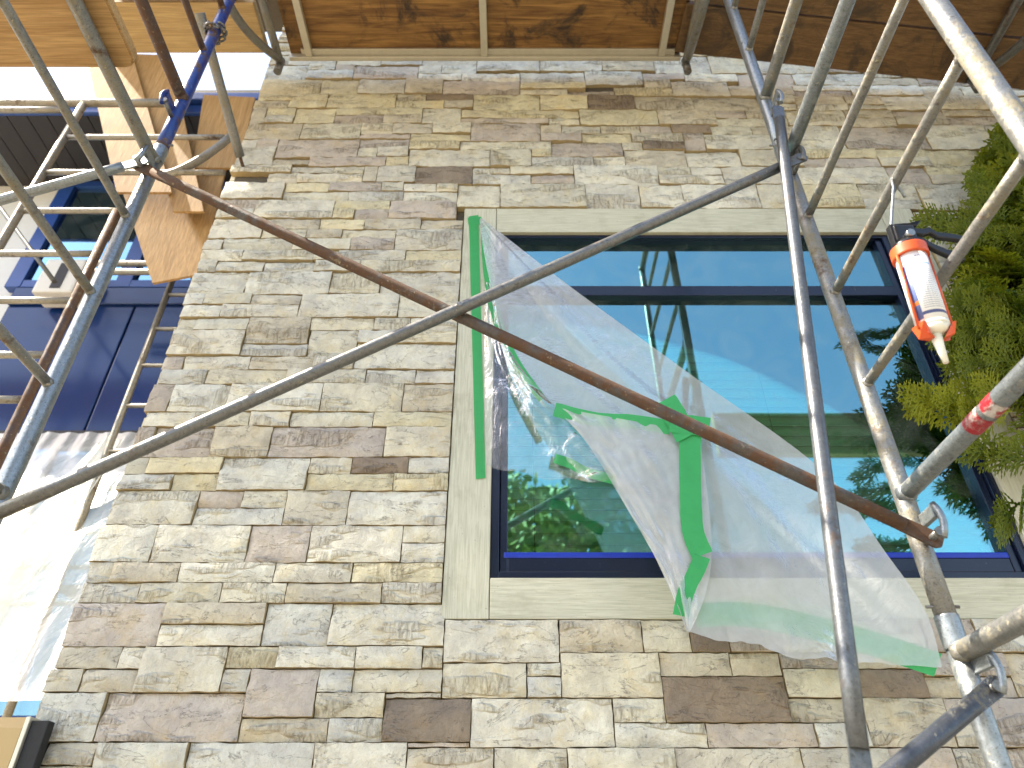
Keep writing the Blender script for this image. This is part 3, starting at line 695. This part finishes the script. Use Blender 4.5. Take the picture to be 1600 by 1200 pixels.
# planks behind the viewer's shoulder on the open side (mirrored in the window)
plank('scaffold_plank', 'dark plank seen as a green band mirrored in the window', (1.30, .30, CAMZ+2.22), (4.2, .36, CAMZ+2.52), M['plank_far'])

# ------------------------------------------------------------------ the wing behind, left of the corner
YW = 3.3
wing = thing('house_wing', 'blue panelled house wing with dark soffit behind the left scaffold', 'house', (-3, YW, 0))
n = N('deep_blue_cladding'); f = n.noise(n.pos(), 2.2, 4); M['clad'] = n.fin(n.mix(f, (.004, .022, .10), (.010, .042, .19)), .14, n.bump(n.noise(n.pos(), 30), .05, .003))
M['fascia'] = plain('blue_fascia', (.018, .07, .30), .3); M['soffit'] = plain('charcoal_soffit', (.022, .020, .024), .6, 0, .2)
M['white'] = plain('white_stucco', (.78, .78, .76), .7, 0, .05)
zs1, zs2, zs3 = HZ(676, YW), HZ(478, YW), HZ(452, YW); ztopw = HZ(283, YW)
xr = -1.30
obj('wall', BOX((-7, YW+.04, 0), (xr, YW+.3, ztopw+.4)), M['white'], wing)
xpan = P(0, 560, YW).x-.12
for a_, b_ in ((xpan, P(176, 560, YW).x), (P(176, 560, YW).x+.012, xr)):
    obj('blue_panel', BOX((a_, YW, zs1), (b_, YW+.039, zs2), .006), M['clad'], wing)
obj('panel_rail', BOX((xpan, YW-.02, zs2+.002), (xr, YW+.039, zs3), .006), M['clad'], wing)
obj('panel_rail', BOX((xpan, YW-.03, zs1-.06), (xr, YW+.039, zs1-.002), .006), M['soffit'], wing)
# upper window of the wing
wz0, wz1 = zs3+.004, ztopw-.02
xa, xb_ = P(72, 380, YW).x, P(330, 380, YW).x
w = obj('window', BOX((xa-.10, YW-.02, wz0), (xa, YW+.039, wz1), .004), M['fascia'], wing)
xm = P(222, 380, YW).x
for c_, d_ in ((xm-.05, xm+.05), (xb_, xr)):
    obj('frame', BOX((c_, YW-.02, wz0), (d_, YW+.039, wz1), .004), M['fascia'], w)
obj('frame', BOX((xa+.001, YW-.018, wz1-.06), (xr, YW+.039, wz1+.0), .004), M['fascia'], w)
obj('frame', BOX((xa+.001, YW-.018, wz0), (xr, YW+.039, wz0+.06), .004), M['fascia'], w)
obj('pane', BOX((xa+.002, YW+.01, wz0+.061), (xm-.051, YW+.016, wz1-.061)), M['glass_wing'], w)
obj('pane', BOX((xm+.051, YW+.01, wz0+.061), (xb_-.001, YW+.016, wz1-.061)), M['glass_wing'], w)
# lower window of the wing, behind the plastic
lz0, lz1 = HZ(1118, YW), zs1-.062
M['pale_green'] = plain('pale_green_blind', (.42, .52, .44), .5, 0, .15, 6)
w2 = obj('window', BOX((-3.4, YW-.004, lz0-.06), (xr, YW+.039, lz0), .004), M['fascia'], wing)
obj('pane', BOX((-3.4, YW+.02, lz0+.001), (xr-.02, YW+.026, lz1-.03)), M['glass_wing'], w2)
obj('blind', BOX((-3.4, YW+.03, lz0+.001), (xr-.02, YW+.036, lz1-.03)), M['pale_green'], w2)
# soffit of narrow boards, gutter-like fascia in two steps
zs = HZ(284, YW); ye = 2.74
x = -7.0
while x < xr-.02:
    obj('soffit_board', BOX((x, ye+.03, zs), (min(x+.128, xr), YW+.25, zs+.02), .004), M['soffit'], wing); x += .132
zf = HZ(195, ye)
obj('fascia', BOX((-7, ye, zs-.004), (xr, ye+.028, zs+.075), .006), M['fascia'], wing)
obj('fascia', BOX((-7, ye-.035, zs+.09), (xr, ye+.028, zs+.165), .006), M['fascia'], wing)
obj('roof', BOX((-7, ye-.03, zs+.17), (xr, YW+.6, zs+.20)), M['soffit'], wing)
# floodlight box
fb = thing('wall_lamp', 'white box shaped lamp on the blue wing, seen between scaffold tubes', 'lamp', P(75, 410, 2.95))
p0, p1 = P(28, 432, 3.0), P(120, 380, 3.0)
obj('housing', BOX((p0.x, 3.13, p0.z), (p1.x, YW-.021, p1.z), .015), M['white'], fb)
obj('lens', BOX((p0.x+.10, 3.126, p0.z+.03), (p1.x-.08, 3.1295, p1.z-.04), .001), M['soffit'], fb)
# tan ledge with black membrane at the bottom left corner
M['tan'] = plain('tan_painted_metal', (.46, .31, .12), .35, 0, .08, 6, .03)
led = thing('tan_ledge', 'tan ledge box with black membrane edge at the bottom left corner', 'ledge', P(20, 1180, D-.1))
z1 = HZ(1122, D-.02); x1_ = P(55, 1124, D-.02).x
bm = bmesh.new(); zt_ = z1; y_ = D-.06
prism(bm, [(x1_-.001, y_, zt_-.9), (x1_-.001, y_, zt_-.03), (x1_-.001, y_+.03, zt_), (x1_-.001, 3.2, zt_), (x1_-.001, 3.2, zt_-.9)], (-3.0, 0, 0))
obj('box', bm, M['tan'], led)
xm0 = x1_+.002
obj('edge_strip', BOX((xm0, y_-.004, .55), (xm0+.012, D+.02, zt_-.004), .002), M['alu'], led)
obj('membrane', BOX((xm0+.0125, y_+.004, .50), (xm0+.058, D-.026, zt_-.012), .003), M['rubber'], led)

# ---- second scaffold standing in the corner behind
sf = thing('end_frame', 'thin tubular scaffold frame with many level rungs behind the left post', 'scaffold', P(60, 560, 2.4))
YE = 2.4
u2 = P(70, 566, YE).x; u1 = P(72, 262, YE).x
zlo = .02
obj('post', TUBE(seg((u2, YE, zlo), (u2, YE, HZ(330, YE)), 6), .021, 12), M['brown_tube'], sf)
obj('post', TUBE(seg((u1, YE, zlo), (u1, YE, HZ(161, YE)+.02), 6), .021, 12), M['far_tube'], sf)
obj('post', TUBE(seg((u2-1.15, YE, zlo), (u2-1.15, YE, HZ(161, YE)), 6), .021, 12), M['far_tube'], sf)
for py in (397, 470, 555, 625, 700):
    z = HZ(py, YE); obj('rung', TUBE(seg((u2-1.14, YE-.002, z), (u2-.012, YE-.002, z), 6), .0165, 12), M['far_tube'], sf)
xq = P(300, 270, YE).x
for py in (214, 269, 329):
    z = HZ(py, YE); obj('rung', TUBE(seg((u1+.012, YE+.002, z), (P(350, py, YE).x if py < 329 else P(195, py, YE).x, YE+.002, z), 6), .0155, 12), M['far_tube'], sf)
z = HZ(161, YE); obj('top_tube', TUBE(seg((u1-1.2, YE, z), (P(268, 161, YE).x, YE, z), 6), .024, 12), M['far_tube'], sf)
z = HZ(172, YE-.04); obj('top_tube', TUBE(seg((u1-1.2, YE-.04, z), (u1-.03, YE-.04, z), 6), .018, 12), M['far_tube'], sf)
obj('curved_brace', TUBE(bez(P(245, 276, YE), P(292, 272, YE), P(362, 212, YE), 10), .022, 12), M['far_tube'], sf)
lad = thing('ladder_frame', 'narrow ladder of tubes against the blue panels by the wall corner', 'ladder', P(225, 555, 3.0))
YL = 3.02; xl = P(225, 555, YL).x
for x in (xl, xl+.36): obj('rail', TUBE(seg((x, YL, .02), (x, YL, HZ(414, YL)), 6), .017, 12), M['far_tube'], lad)
for py in (461, 514, 571, 634, 705): obj('rung', TUBE([(xl, YL, HZ(py, YL)), (xl+.36, YL, HZ(py, YL))], .012, 10), M['far_tube'], lad)
for py in (412, 425):
    z = HZ(py, YL-.1); obj('top_tube', TUBE([(P(150, py, YL-.1).x, YL-.1, z), (xl+.5, YL-.1, z)], .019, 12), M['far_tube'], lad)
# two crossing tubes in the far left gap
fb2 = thing('far_brace', 'thin tube crossing the blue wing window at the far left edge', 'brace', P(30, 380, 2.75))
obj('rod', TUBE(seg(P(-40, 270, 2.75), P(85, 440, 2.75), 4), .0125, 10), M['galv_dark'], fb2)
# plywood sheets tied to it
def sheet(label, px, Y0, Y1):
    pts = [P(x, y, Y) for (x, y), Y in zip(px, (Y0, Y0, Y1, Y1))]
    nrm = (pts[1]-pts[0]).cross(pts[3]-pts[0]).normalized(); bm = bmesh.new(); prism(bm, pts, nrm*.016)
    return tag(obj('plywood_sheet', bm, M['plywood']), label, 'plywood', 'plywood sheets tied behind the left scaffold')
sheet('tall plywood sheet beside the sky gap, behind the blue post', ((134, 84), (205, 80), (268, 300), (182, 300)), 2.50, 2.56)
sheet('plywood sheet right of the tall one, under the pale planks', ((206, 84), (266, 86), (318, 330), (270, 330)), 2.53, 2.59)
sheet('narrow plywood piece with square top next to the stone corner', ((318, 148), (398, 152), (372, 262), (300, 262)), 2.60, 2.62)
sheet('broad plywood sheet hanging down to the blue panels', ((172, 240), (366, 208), (312, 428), (238, 442)), 2.64, 2.72)

# ------------------------------------------------------------------ plastic sheet on the window
def patch(bm, A, B, nu, nv, sag=None, wr=None):
    "ruled patch between two px paths (px,py,Y)"
    vs = []
    for j in range(nv+1):
        a, b = poly(A, j/nv), poly(B, j/nv); row = []
        for i in range(nu+1):
            s = i/nu; q = a.lerp(b, s)
            if sag: q.y += sag(s, j/nv)
            Y = q.z + (wr(s, j/nv) if wr else 0)
            row.append(bm.verts.new(P(q.x, q.y, Y)))
        vs.append(row)
    for j in range(nv):
        for i in range(nu):
            f = bm.faces.new((vs[j][i], vs[j][i+1], vs[j+1][i+1], vs[j+1][i])); f.smooth = True
def ribbon(bm, path, w, n=24, wav=.0, seed=0.0):
    rows = []
    for k in range(n+1):
        t = k/n; c = poly(path, t); d = poly(path, min(t+.01, 1))-poly(path, max(t-.01, 0)); d.z = 0; d.normalize()
        nn = Vector((-d.y, d.x, 0)); e = 1+.05*noise.noise(Vector((t*9, seed, 0)))
        Y = lambda s: c.z + wav*noise.noise(Vector((t*5, s*1.5, seed)))
        jag = Vector((0, 0, 0)) if 0 < k < n else d*(random.uniform(-3, 3))
        rows.append([bm.verts.new(P(c.x+nn.x*w*e*s+jag.x, c.y+nn.y*w*e*s+jag.y*(s+.5), Y(s))) for s in (-.5, -.17, .17, .5)])
    for a, b in zip(rows, rows[1:]):
        for i in range(3): f = bm.faces.new((a[i], a[i+1], b[i+1], b[i])); f.smooth = True
plastic = thing('plastic_sheet', 'torn milky plastic sheet with green tape hanging across the window', 'plastic sheet', P(1075, 985, 1.85))
LE = [(749, 343, 2.046), (763, 430, 2.035), (795, 545, 2.01), (875, 645, 1.96), (958, 742, 1.91), (1028, 880, 1.87), (1074, 986, 1.85)]
RE = [(752, 340, 2.046), (886, 444, 1.99), (1075, 582, 1.95), (1285, 735, 1.92), (1385, 865, 1.90), (1446, 955, 1.89), (1472, 1042, 1.88)]
def wr(s, t):
    k = math.sin(math.pi*s)*min(1, t*2.5)
    return k*(.030*max(0, t-.55)*noise.noise(Vector((s*9+t*3, t*16, 8))) + .014*math.sin(s*7+t*2) + .005*math.sin(s*19+2.5*t) + .02*noise.noise(Vector((s*3, t*3, 2))) + .006*noise.noise(Vector((s*14, t*4, 5))))
bm = bmesh.new(); patch(bm, LE, RE, 90, 110, lambda s, t: (14*math.sin(math.pi*s)+13*noise.noise(Vector((s*6, 1, 0)))*min(1, s*5)+5*noise.noise(Vector((s*19, 3, 0)))*min(1, s*5))*max(0, (t-.8)*5)**2, wr)
obj('sheet', bm, M['film'], plastic)
FA = [(866, 636, 1.945), (918, 694, 1.91), (980, 795, 1.88), (1032, 888, 1.855), (1073, 986, 1.842)]
FB = [(1092, 676, 1.90), (1106, 775, 1.875), (1112, 868, 1.865), (1100, 935, 1.855), (1078, 988, 1.842)]
def wr3(s, t): return math.sin(math.pi*min(1, s*.5+.5))*(.016*noise.noise(Vector((s*5, t*6, 1)))+.010*noise.noise(Vector((s*11, t*13, 4)))) - .018*math.sin(math.pi*s)
bm = bmesh.new(); patch(bm, FA, FB, 50, 70, None, wr3); obj('flap', bm, M['film_flap'], plastic)
CA = [(757, 440, 2.050), (757, 560, 2.050), (758, 650, 2.050), (760, 726, 2.050)]
CB = [(766, 442, 2.03), (800, 552, 2.00), (880, 652, 1.955), (962, 750, 1.91)]
def wr2(s, t): return s*(.022*noise.noise(Vector((s*4, t*6, 7)))+.012*noise.noise(Vector((s*9, t*12, 9)))) - .03*s*t*math.sin(s*9)
bm = bmesh.new(); patch(bm, CA, CB, 50, 60, lambda s, t: (10*math.sin(math.pi*s)+3*math.sin(s*17))*t**4, wr2); obj('clear_panel', bm, M['film_clear'], plastic)
def tape(path, w, wav=.004, n=26, seed=0.0):
    bm = bmesh.new(); ribbon(bm, path, w, n, wav, seed); return obj('tape', bm, M['tape'], plastic)
tape([(740, 336, 2.053), (743, 450, 2.053), (747, 600, 2.053), (751, 747, 2.053)], 15, .001, seed=1)
tape([(729, 346, 2.0515), (750, 344, 2.0515)], 11, 0, 4, 2)
tape([(758, 350, 2.050), (761, 420, 2.046), (775, 495, 2.03), (806, 565, 2.00), (848, 625, 1.972)], 13, .001, seed=3)
tape([(868, 640, 1.936), (930, 655, 1.92), (990, 659, 1.905), (1046, 668, 1.892)], 22, .003, seed=4)
tape([(1078, 668, 1.882), (1079, 770, 1.862), (1083, 830, 1.85), (1098, 868, 1.846)], 34, .003, seed=5)
tape([(1098, 868, 1.847), (1088, 892, 1.842), (1072, 925, 1.838), (1064, 962, 1.834)], 26, .003, seed=6)
tape([(1040, 626, 1.90), (1055, 650, 1.888), (1074, 684, 1.874)], 36, .003, 10, 7)
tape([(1046, 660, 1.879), (1080, 664, 1.876), (1110, 668, 1.872)], 30, .003, 10, 8)
tape([(866, 716, 1.962), (890, 724, 1.952), (918, 738, 1.945), (962, 750, 1.925)], 15, .008, seed=9)
tape([(1086, 962, 1.872), (1180, 962, 1.884), (1330, 996, 1.894), (1468, 1040, 1.888)], 38, .006, 40, 10)

# plastic over the wing's lower window, draped in the sun
pw = thing('plastic_sheet', 'bright plastic sheet over the window left of the stone corner', 'plastic sheet', P(60, 700, 3.1))
def grid_sheet(fn, nu, nv):
    bm = bmesh.new(); vs = [[bm.verts.new(fn(i/nu, j/nv)) for i in range(nu+1)] for j in range(nv+1)]
    for j in range(nv):
        for i in range(nu): f = bm.faces.new((vs[j][i], vs[j][i+1], vs[j+1][i+1], vs[j+1][i])); f.smooth = True
    return bm
zt_ = HZ(676, 3.2); zb_ = HZ(1105, 2.9)
def fs(u, v):
    x = -3.6+(xr-.03+3.6)*u; z = zt_+(zb_-zt_)*v
    y = 3.2 - .42*v + .03*noise.noise(Vector((x*3, z*1.2, 1)))*min(1, v*6) + .012*noise.noise(Vector((x*14, z*4, 3)))
    if v < .12: y += .02*math.sin(x*60)*(1-v/.12)*.5
    return Vector((x, y, z))
obj('sheet', grid_sheet(fs, 90, 60), M['film_wing'], pw)
def ff(u, v):
    a = P(196, 680, 3.05).lerp(P(-10, 1010, 2.75), v); b = P(150, 690, 3.05).lerp(P(-40, 900, 2.75), v)
    q = a.lerp(b, u); q.y += .03*math.sin(u*9)+.01*noise.noise(Vector((u*5, v*9, 2))); return q
obj('fold', grid_sheet(ff, 24, 40), M['film_wing'], pw)

# ------------------------------------------------------------------ caulking gun hanging on the right frame
M['orange'] = plain('orange_plastic', (.62, .085, .018), .4, 0, .12, 30)
M['black'] = plain('black_gun_metal', (.012, .012, .014), .3, .2, .3, 60, .1)
M['nozzle'] = plain('milky_nozzle', (.80, .78, .66), .4, 0, .05)
n = N('printed_cartridge'); oc = n.obc()
sx = n('SeparateXYZ', {'Vector': oc})
ang = n.math('ARCTAN2', sx.outputs['Y'], sx.outputs['X'])
uv = n('CombineXYZ', {'X': n.math('MULTIPLY', ang, .033), 'Y': sx.outputs['Z']}).outputs[0]
def band(v, a, b): return n.math('MULTIPLY', n.math('GREATER_THAN', v, a), n.math('LESS_THAN', v, b))
Zc = sx.outputs['Z']
c = (.78, .79, .80)
lines = n.math('MULTIPLY', n.math('GREATER_THAN', n.math('SINE', n.math('MULTIPLY', Zc, 1150.0)), .25), n.ramp(n.noise(n.map(uv, (1, 0, 0), loc=(0, 0, 0)), 900, 1), (.44, 0), (.50, 1)))
txt = n.math('MULTIPLY', n.math('MULTIPLY', lines, band(Zc, -.165, -.060)), band(ang, -2.3, -.9))
c = n.mix(n.math('MULTIPLY', txt, .85), c, (.20, .24, .36))
bars = n.math('MULTIPLY', n.math('GREATER_THAN', n.noise(n.map(uv, (1, 0, 0)), 1500, 0), .5), n.math('MULTIPLY', band(Zc, -.040, -.026), band(ang, -2.0, -1.2)))
c = n.mix(bars, c, (.06, .07, .12))
c = n.mix(n.math('MULTIPLY', band(Zc, -.050, -.045), band(ang, -2.1, -1.0)), c, (.25, .42, .75))
c = n.mix(n.math('MULTIPLY', band(Zc, -.178, -.170), band(ang, -2.5, .9)), c, (.07, .10, .28))
c = n.mix(n.math('MULTIPLY', band(Zc, -.186, -.045), band(ang, -3.0, -2.5)), c, (.10, .14, .34))
c = n.mix(n.math('MULTIPLY', band(Zc, -.150, -.140), band(ang, -3.0, -2.5)), c, (.70, .20, .06))
M['print'] = n.fin(c, .35, n.bump(n.noise(oc, 120), .03, .002))
gt, gb = PX(1421, 397, .815), PX(1463, 527, .815)
gun = thing('caulking_gun', 'caulking gun with white cartridge and orange cage hanging from a rung', 'caulking gun', gt)
ax = (gb-gt); L = ax.length; ax.normalize()
def place(o): 
    o.matrix_parent_inverse = Matrix.Identity(4); o.parent = gun; return o
def gobj(name, bm, mat, smooth=False): 
    o = obj(name, bm, mat, None, smooth); return place(o)
gun.scale = (.9, .9, .9)
gun.rotation_euler = (math.atan2(ax.y, -ax.z), 0, 0)
R_ = .0325
def zc_tube(bm, z0, z1, r0, r1=None, n=32): tube(bm, [(0, 0, z0), (0, 0, z1)], r0, n, r1=r1)
bm = bmesh.new(); zc_tube(bm, -.004, -.192, R_); gobj('cartridge', bm, M['print'])
bm = bmesh.new(); zc_tube(bm, -.1915, -.200, R_*1.01); tube(bm, [(0, 0, -.200), (0, 0, -.212), (0, 0, -.216)], R_, 28, r1=.014)
gobj('cartridge_cap', bm, M['nozzle'])
bm = bmesh.new(); tube(bm, [(0, 0, -.214), (.001, 0, -.245), (.002, -.002, -.285)], .0125, 18, r1=.0055); gobj('nozzle', bm, M['nozzle'])
bm = bmesh.new(); tube(bm, [(0, 0, .012), (0, 0, .010), (0, 0, -.010), (0, 0, -.014)], .0385, 32); gobj('cage_ring', bm, M['orange'])
for a in (math.pi*1.08, -math.pi*.06):
    d = Vector((math.cos(a), math.sin(a), 0))
    bm = TUBE([d*.037+Vector((0, 0, -.012)), d*.038+Vector((0, 0, -.205))], .0032, 10); gobj('cage_rod', bm, M['orange'])
    bm = bmesh.new(); tn = Vector((-d.y, d.x, 0))
    prism(bm, [d*.034+tn*.018+Vector((0, 0, -.196)), d*.034-tn*.018+Vector((0, 0, -.196)), d*.026-tn*.014+Vector((0, 0, -.224)), d*.012-tn*.009+Vector((0, 0, -.228)), d*.012+tn*.009+Vector((0, 0, -.228)), d*.026+tn*.014+Vector((0, 0, -.224))], d*.006)
    gobj('cage_claw', bm, M['orange'])
bm = bmesh.new(); zc_tube(bm, .0125, .030, .034, .026); box(bm, (-.026, -.016, .028), (.022, .016, .074), .006); box(bm, (-.031, -.010, .020), (-.022, .010, .080), .003); gobj('breech', bm, M['black'])
bm = bmesh.new(); zc_tube(bm, .020, .060, .0075, n=14); tube(bm, [(0, -.017, .040), (0, -.030, .040)], .009, 14); gobj('latch', bm, M['galv'])
def arm(path, w0, w1, th=.007):
    bm = bmesh.new(); top, bot = [], []
    for i, (x, z) in enumerate(path):
        w = w0+(w1-w0)*i/(len(path)-1); top.append(Vector((x, -th, z+w/2))); bot.append(Vector((x, -th, z-w/2)))
    prism(bm, top+bot[::-1], (0, 2*th, 0)); bmesh.ops.bevel(bm, geom=bm.edges[:], offset=.002, segments=1, affect='EDGES'); return bm
gobj('handle', arm([(.015, .066), (.045, .060), (.062, .066), (.075, .052), (.115, .046), (.150, .034)], .018, .016), M['black'])
gobj('trigger', arm([(.018, .040), (.040, .034), (.060, .016), (.085, .0), (.118, -.012)], .016, .022), M['black'])
gobj('thumb_release', arm([(-.022, .078), (.010, .082), (.034, .078), (.046, .092)], .007, .003, .009), M['black'])
hp = PX(1402, 292, XRF); 
gi = gun.rotation_euler.to_matrix().inverted()
hl = gi @ (hp-gt)/.9
gobj('hook', TUBE([(-.006, 0, .070), (-.008, hl.y*.45-.012, .10), Vector((hl.x-.018, hl.y-.012, hl.z-.012)), Vector((hl.x-.014, hl.y-.008, hl.z+.020)), Vector((hl.x+.004, hl.y+.012, hl.z+.026)), Vector((hl.x+.022, hl.y+.022, hl.z+.006)), Vector((hl.x+.028, hl.y+.024, hl.z-.012))], .0036, 10), M['galv'])

# ------------------------------------------------------------------ evergreen at the right
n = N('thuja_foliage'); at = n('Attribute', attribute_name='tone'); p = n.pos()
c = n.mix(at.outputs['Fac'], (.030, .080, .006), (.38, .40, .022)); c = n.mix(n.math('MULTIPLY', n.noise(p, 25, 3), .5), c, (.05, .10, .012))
n.fin(c, .45, **{'Specular IOR Level': .35})
tl = n('BsdfTranslucent', {'Color': n.mix(.5, c, (.22, .30, .02))}); mx = n('MixShader', {0: .28}); n.set(mx.inputs[1], n.b.outputs[0]); n.set(mx.inputs[2], tl.outputs[0]); n.set(n.out.inputs[0], mx.outputs[0])
M['thuja'] = n.m; M['bark'] = plain('cedar_bark', (.13, .075, .045), .9, 0, .4, 50, .6)
rng = random.Random(11)
def frond_tpl(rng):
    "flat branching spray: list of (base, dir, len, width) in the xy plane"
    out = []
    def br(p, d, L, w, lv):
        n_ = max(2, int(L/.0145))
        for i in range(n_):
            q = p+d*(L*i/n_); out.append((q, d, L/n_*1.5, w*(1-.35*i/n_)))
            if lv > 0 and i >= 1 and i < n_:
                s = 1 if i % 2 else -1
                a = rng.uniform(.55, .85)*s; dd = Vector((d.x*math.cos(a)-d.y*math.sin(a), d.x*math.sin(a)+d.y*math.cos(a), 0))
                br(q, dd, L*(.62 if lv == 2 else .50)*(1-.75*i/n_)+.010, w*.9, lv-1)
    br(Vector((0, 0, 0)), Vector((1, 0, 0)), .15, .0118, 2)
    return out
TPL = [frond_tpl(rng) for _ in range(5)]
def add_frond(V, F, T, base, dirn, side, scale, tone, droop):
    nrm = dirn.cross(side).normalized(); side = nrm.cross(dirn).normalized()
    for q, d, l, w in TPL[rng.randrange(5)]:
        e = Vector((-d.y, d.x, 0))
        def tr(v, up=0.0):
            r = v.length/.15
            return base + (dirn*v.x + side*v.y)*scale + nrm*(up*scale) + Vector((0, 0, -droop*r*r*scale*.05))
        k = len(V); up = w*.30
        V.extend((tr(q), tr(q+d*l*.55+e*w*.55), tr(q+d*l), tr(q+d*l*.55-e*w*.55), tr(q+d*l*.5, up)))
        F.extend(((k, k+1, k+4), (k+1, k+2, k+4), (k+2, k+3, k+4), (k+3, k, k+4)))
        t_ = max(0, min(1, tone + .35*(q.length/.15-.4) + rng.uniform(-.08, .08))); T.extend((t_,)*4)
V, F, T = [], [], []
tx, tyy = 2.32, 1.87; zb_, zt2 = CAMZ+.84, CAMZ+2.68
def crown_r(z, a):
    f = max(0, min(.999, (z-zb_)/(zt2-zb_)))*5; tb = (.50, .86, 1.0, .80, .50, .10); i = int(f); base = tb[i]+(tb[i+1]-tb[i])*(f-i)
    return base*(1+.22*noise.noise(Vector((math.cos(a)*1.6, math.sin(a)*1.6, z*2.4)))+.10*noise.noise(Vector((math.cos(a)*4, math.sin(a)*4, z*6))))
limbs = []
for i in range(1650):
    z = rng.uniform(zb_, zt2); a = rng.uniform(0, 2*math.pi)
    if math.sin(a) > .55 and rng.random() < .7: continue
    if math.cos(a) > .4 and rng.random() < .65: continue
    k = rng.uniform(.62, 1.0)**.6; r = crown_r(z, a)*k
    o = Vector((math.cos(a)*.76, math.sin(a)*.13, 0))
    base = Vector((tx, tyy, z)) + o*r
    out = o.normalized(); d = (out*rng.uniform(.6, 1.1) + Vector((0, 0, rng.uniform(.1, .9))) + Vector((rng.uniform(-.4, .4), rng.uniform(-.4, .4), rng.uniform(-.3, .2)))).normalized()
    if base.y + d.y*.14 > D-.04: continue
    sd = (Vector((0, 0, 1))*rng.uniform(.2, 1) + Vector((-out.y, out.x, 0))*rng.uniform(-1, 1)).normalized()
    tone = .06+.75*max(0, k-.72)/.28*rng.random()  # inner sprays darker: shade inside the crown put into the leaf colour
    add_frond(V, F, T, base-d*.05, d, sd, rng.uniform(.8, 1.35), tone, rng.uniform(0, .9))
# stray leader sprays that break the outline
for (px, py, Y), (qx, qy), tn in (((1545, 345, 1.80), (1440, 335), .35), ((1600, 380, 1.80), (1470, 350), .3), ((1600, 260, 1.80), (1560, 215), .3), ((1560, 330, 1.80), (1510, 265), .25), ((1530, 650, 1.80), (1395, 612), .95), ((1560, 640, 1.80), (1440, 625), .95), ((1570, 620, 1.80), (1480, 600), .8), ((1590, 570, 1.80), (1470, 560), .4), ((1580, 480, 1.80), (1480, 470), .35), ((1600, 720, 1.80), (1500, 700), .35), ((1600, 780, 1.80), (1560, 820), .3), ((1600, 520, 1.80), (1470, 505), .35)):  # highest tones paint sunlight on the lower-left sprays
    a_ = P(px, py, Y); b_ = P(qx, qy, Y-.05); d = (b_-a_); L_ = d.length; d.normalize()
    for s in range(max(2, int(L_/.035))):
        q = a_.lerp(b_, s/max(2, int(L_/.035)))
        dd = (d+Vector((rng.uniform(-.35, .35), rng.uniform(-.35, .35), rng.uniform(-.3, .35)))).normalized()
        add_frond(V, F, T, q-d*.05, dd, Vector((rng.uniform(-.3, .3), -.5, 1)).normalized(), rng.uniform(.6, .95), tn, .4)
tree = thing('cedar_tree', 'feathery green evergreen with yellow tips at the right edge', 'tree', (tx, tyy, 0))
me = bpy.data.meshes.new('crown'); me.from_pydata([tuple(v) for v in V], [], F); at = me.attributes.new('tone', 'FLOAT', 'FACE'); at.data.foreach_set('value', T)
me.materials.append(M['thuja']); o = bpy.data.objects.new('crown', me); COL.objects.link(o); o.parent = tree; o.matrix_parent_inverse = Matrix.Translation(-tree.location)
bm = bmesh.new(); tube(bm, [(tx, tyy, 0), (tx+.01, tyy, 1), (tx-.01, tyy+.01, 2.4), (tx, tyy, CAMZ+2.6)], .06, 12, r1=.012, jit=.2)
for i in range(46):
    z = rng.uniform(zb_-.1, zt2-.3); a = rng.uniform(0, 6.28); r = crown_r(z+.15, a)*.85
    e = Vector((tx+math.cos(a)*.76*r, min(tyy+math.sin(a)*.13*r, D-.12), z+rng.uniform(.1, .3)))
    tube(bm, bez((tx, tyy, z-.1), (tx+(e.x-tx)*.6, tyy+(e.y-tyy)*.6, z), e, 5), .010, 6, r1=.003)
obj('trunk', bm, M['bark'], tree)

# ------------------------------------------------------------------ garden tree behind the viewer, mirrored in the panes
gt_ = thing('garden_tree', 'leafy tree mirrored at the lower left of the window glass', 'tree', (-.6, -9, 0))
n = N('broad_leaf'); f = n.noise(n.pos(), 3, 3); M['leaf'] = n.fin(n.mix(f, (.10, .15, .02), (.30, .30, .05)), .5)
V, F = [], []
for i in range(14000):
    d = Vector((rng.gauss(0, 1), rng.gauss(0, 1), rng.gauss(0, .9))); d.normalize(); r = rng.uniform(.3, 1)**.5*(1+.35*noise.noise(d*2.2))
    c = Vector((.3+d.x*2.4*r, -9+d.y*2.0*r, 5.9+d.z*2.5*r)); u = Vector((rng.uniform(-1, 1), rng.uniform(-1, 1), rng.uniform(-1, 1))).normalized(); v = u.orthogonal().normalized(); s = rng.uniform(.07, .14)
    k = len(V); V.extend((c-u*s, c+v*s*.5, c+u*s, c-v*s*.5)); F.append((k, k+1, k+2, k+3))
me = bpy.data.meshes.new('crown'); me.from_pydata([tuple(v) for v in V], [], F); me.materials.append(M['leaf'])
o = bpy.data.objects.new('crown', me); COL.objects.link(o); o.parent = gt_; o.matrix_parent_inverse = Matrix.Translation(-gt_.location)
bm = bmesh.new(); tube(bm, [(-.1, -9, 0), (.05, -9, 2), (.25, -9, 6.5)], .18, 12, r1=.05)
for i in range(9):
    a = i*.7; tube(bm, bez((.1, -9, 3.0+i*.25), (.2+math.cos(a)*.8, -9+math.sin(a)*.6, 4.2+i*.25), (.3+math.cos(a)*1.8, -9+math.sin(a)*1.4, 5.2+i*.3), 5), .06, 8, r1=.015)
obj('trunk', bm, M['bark'], gt_)
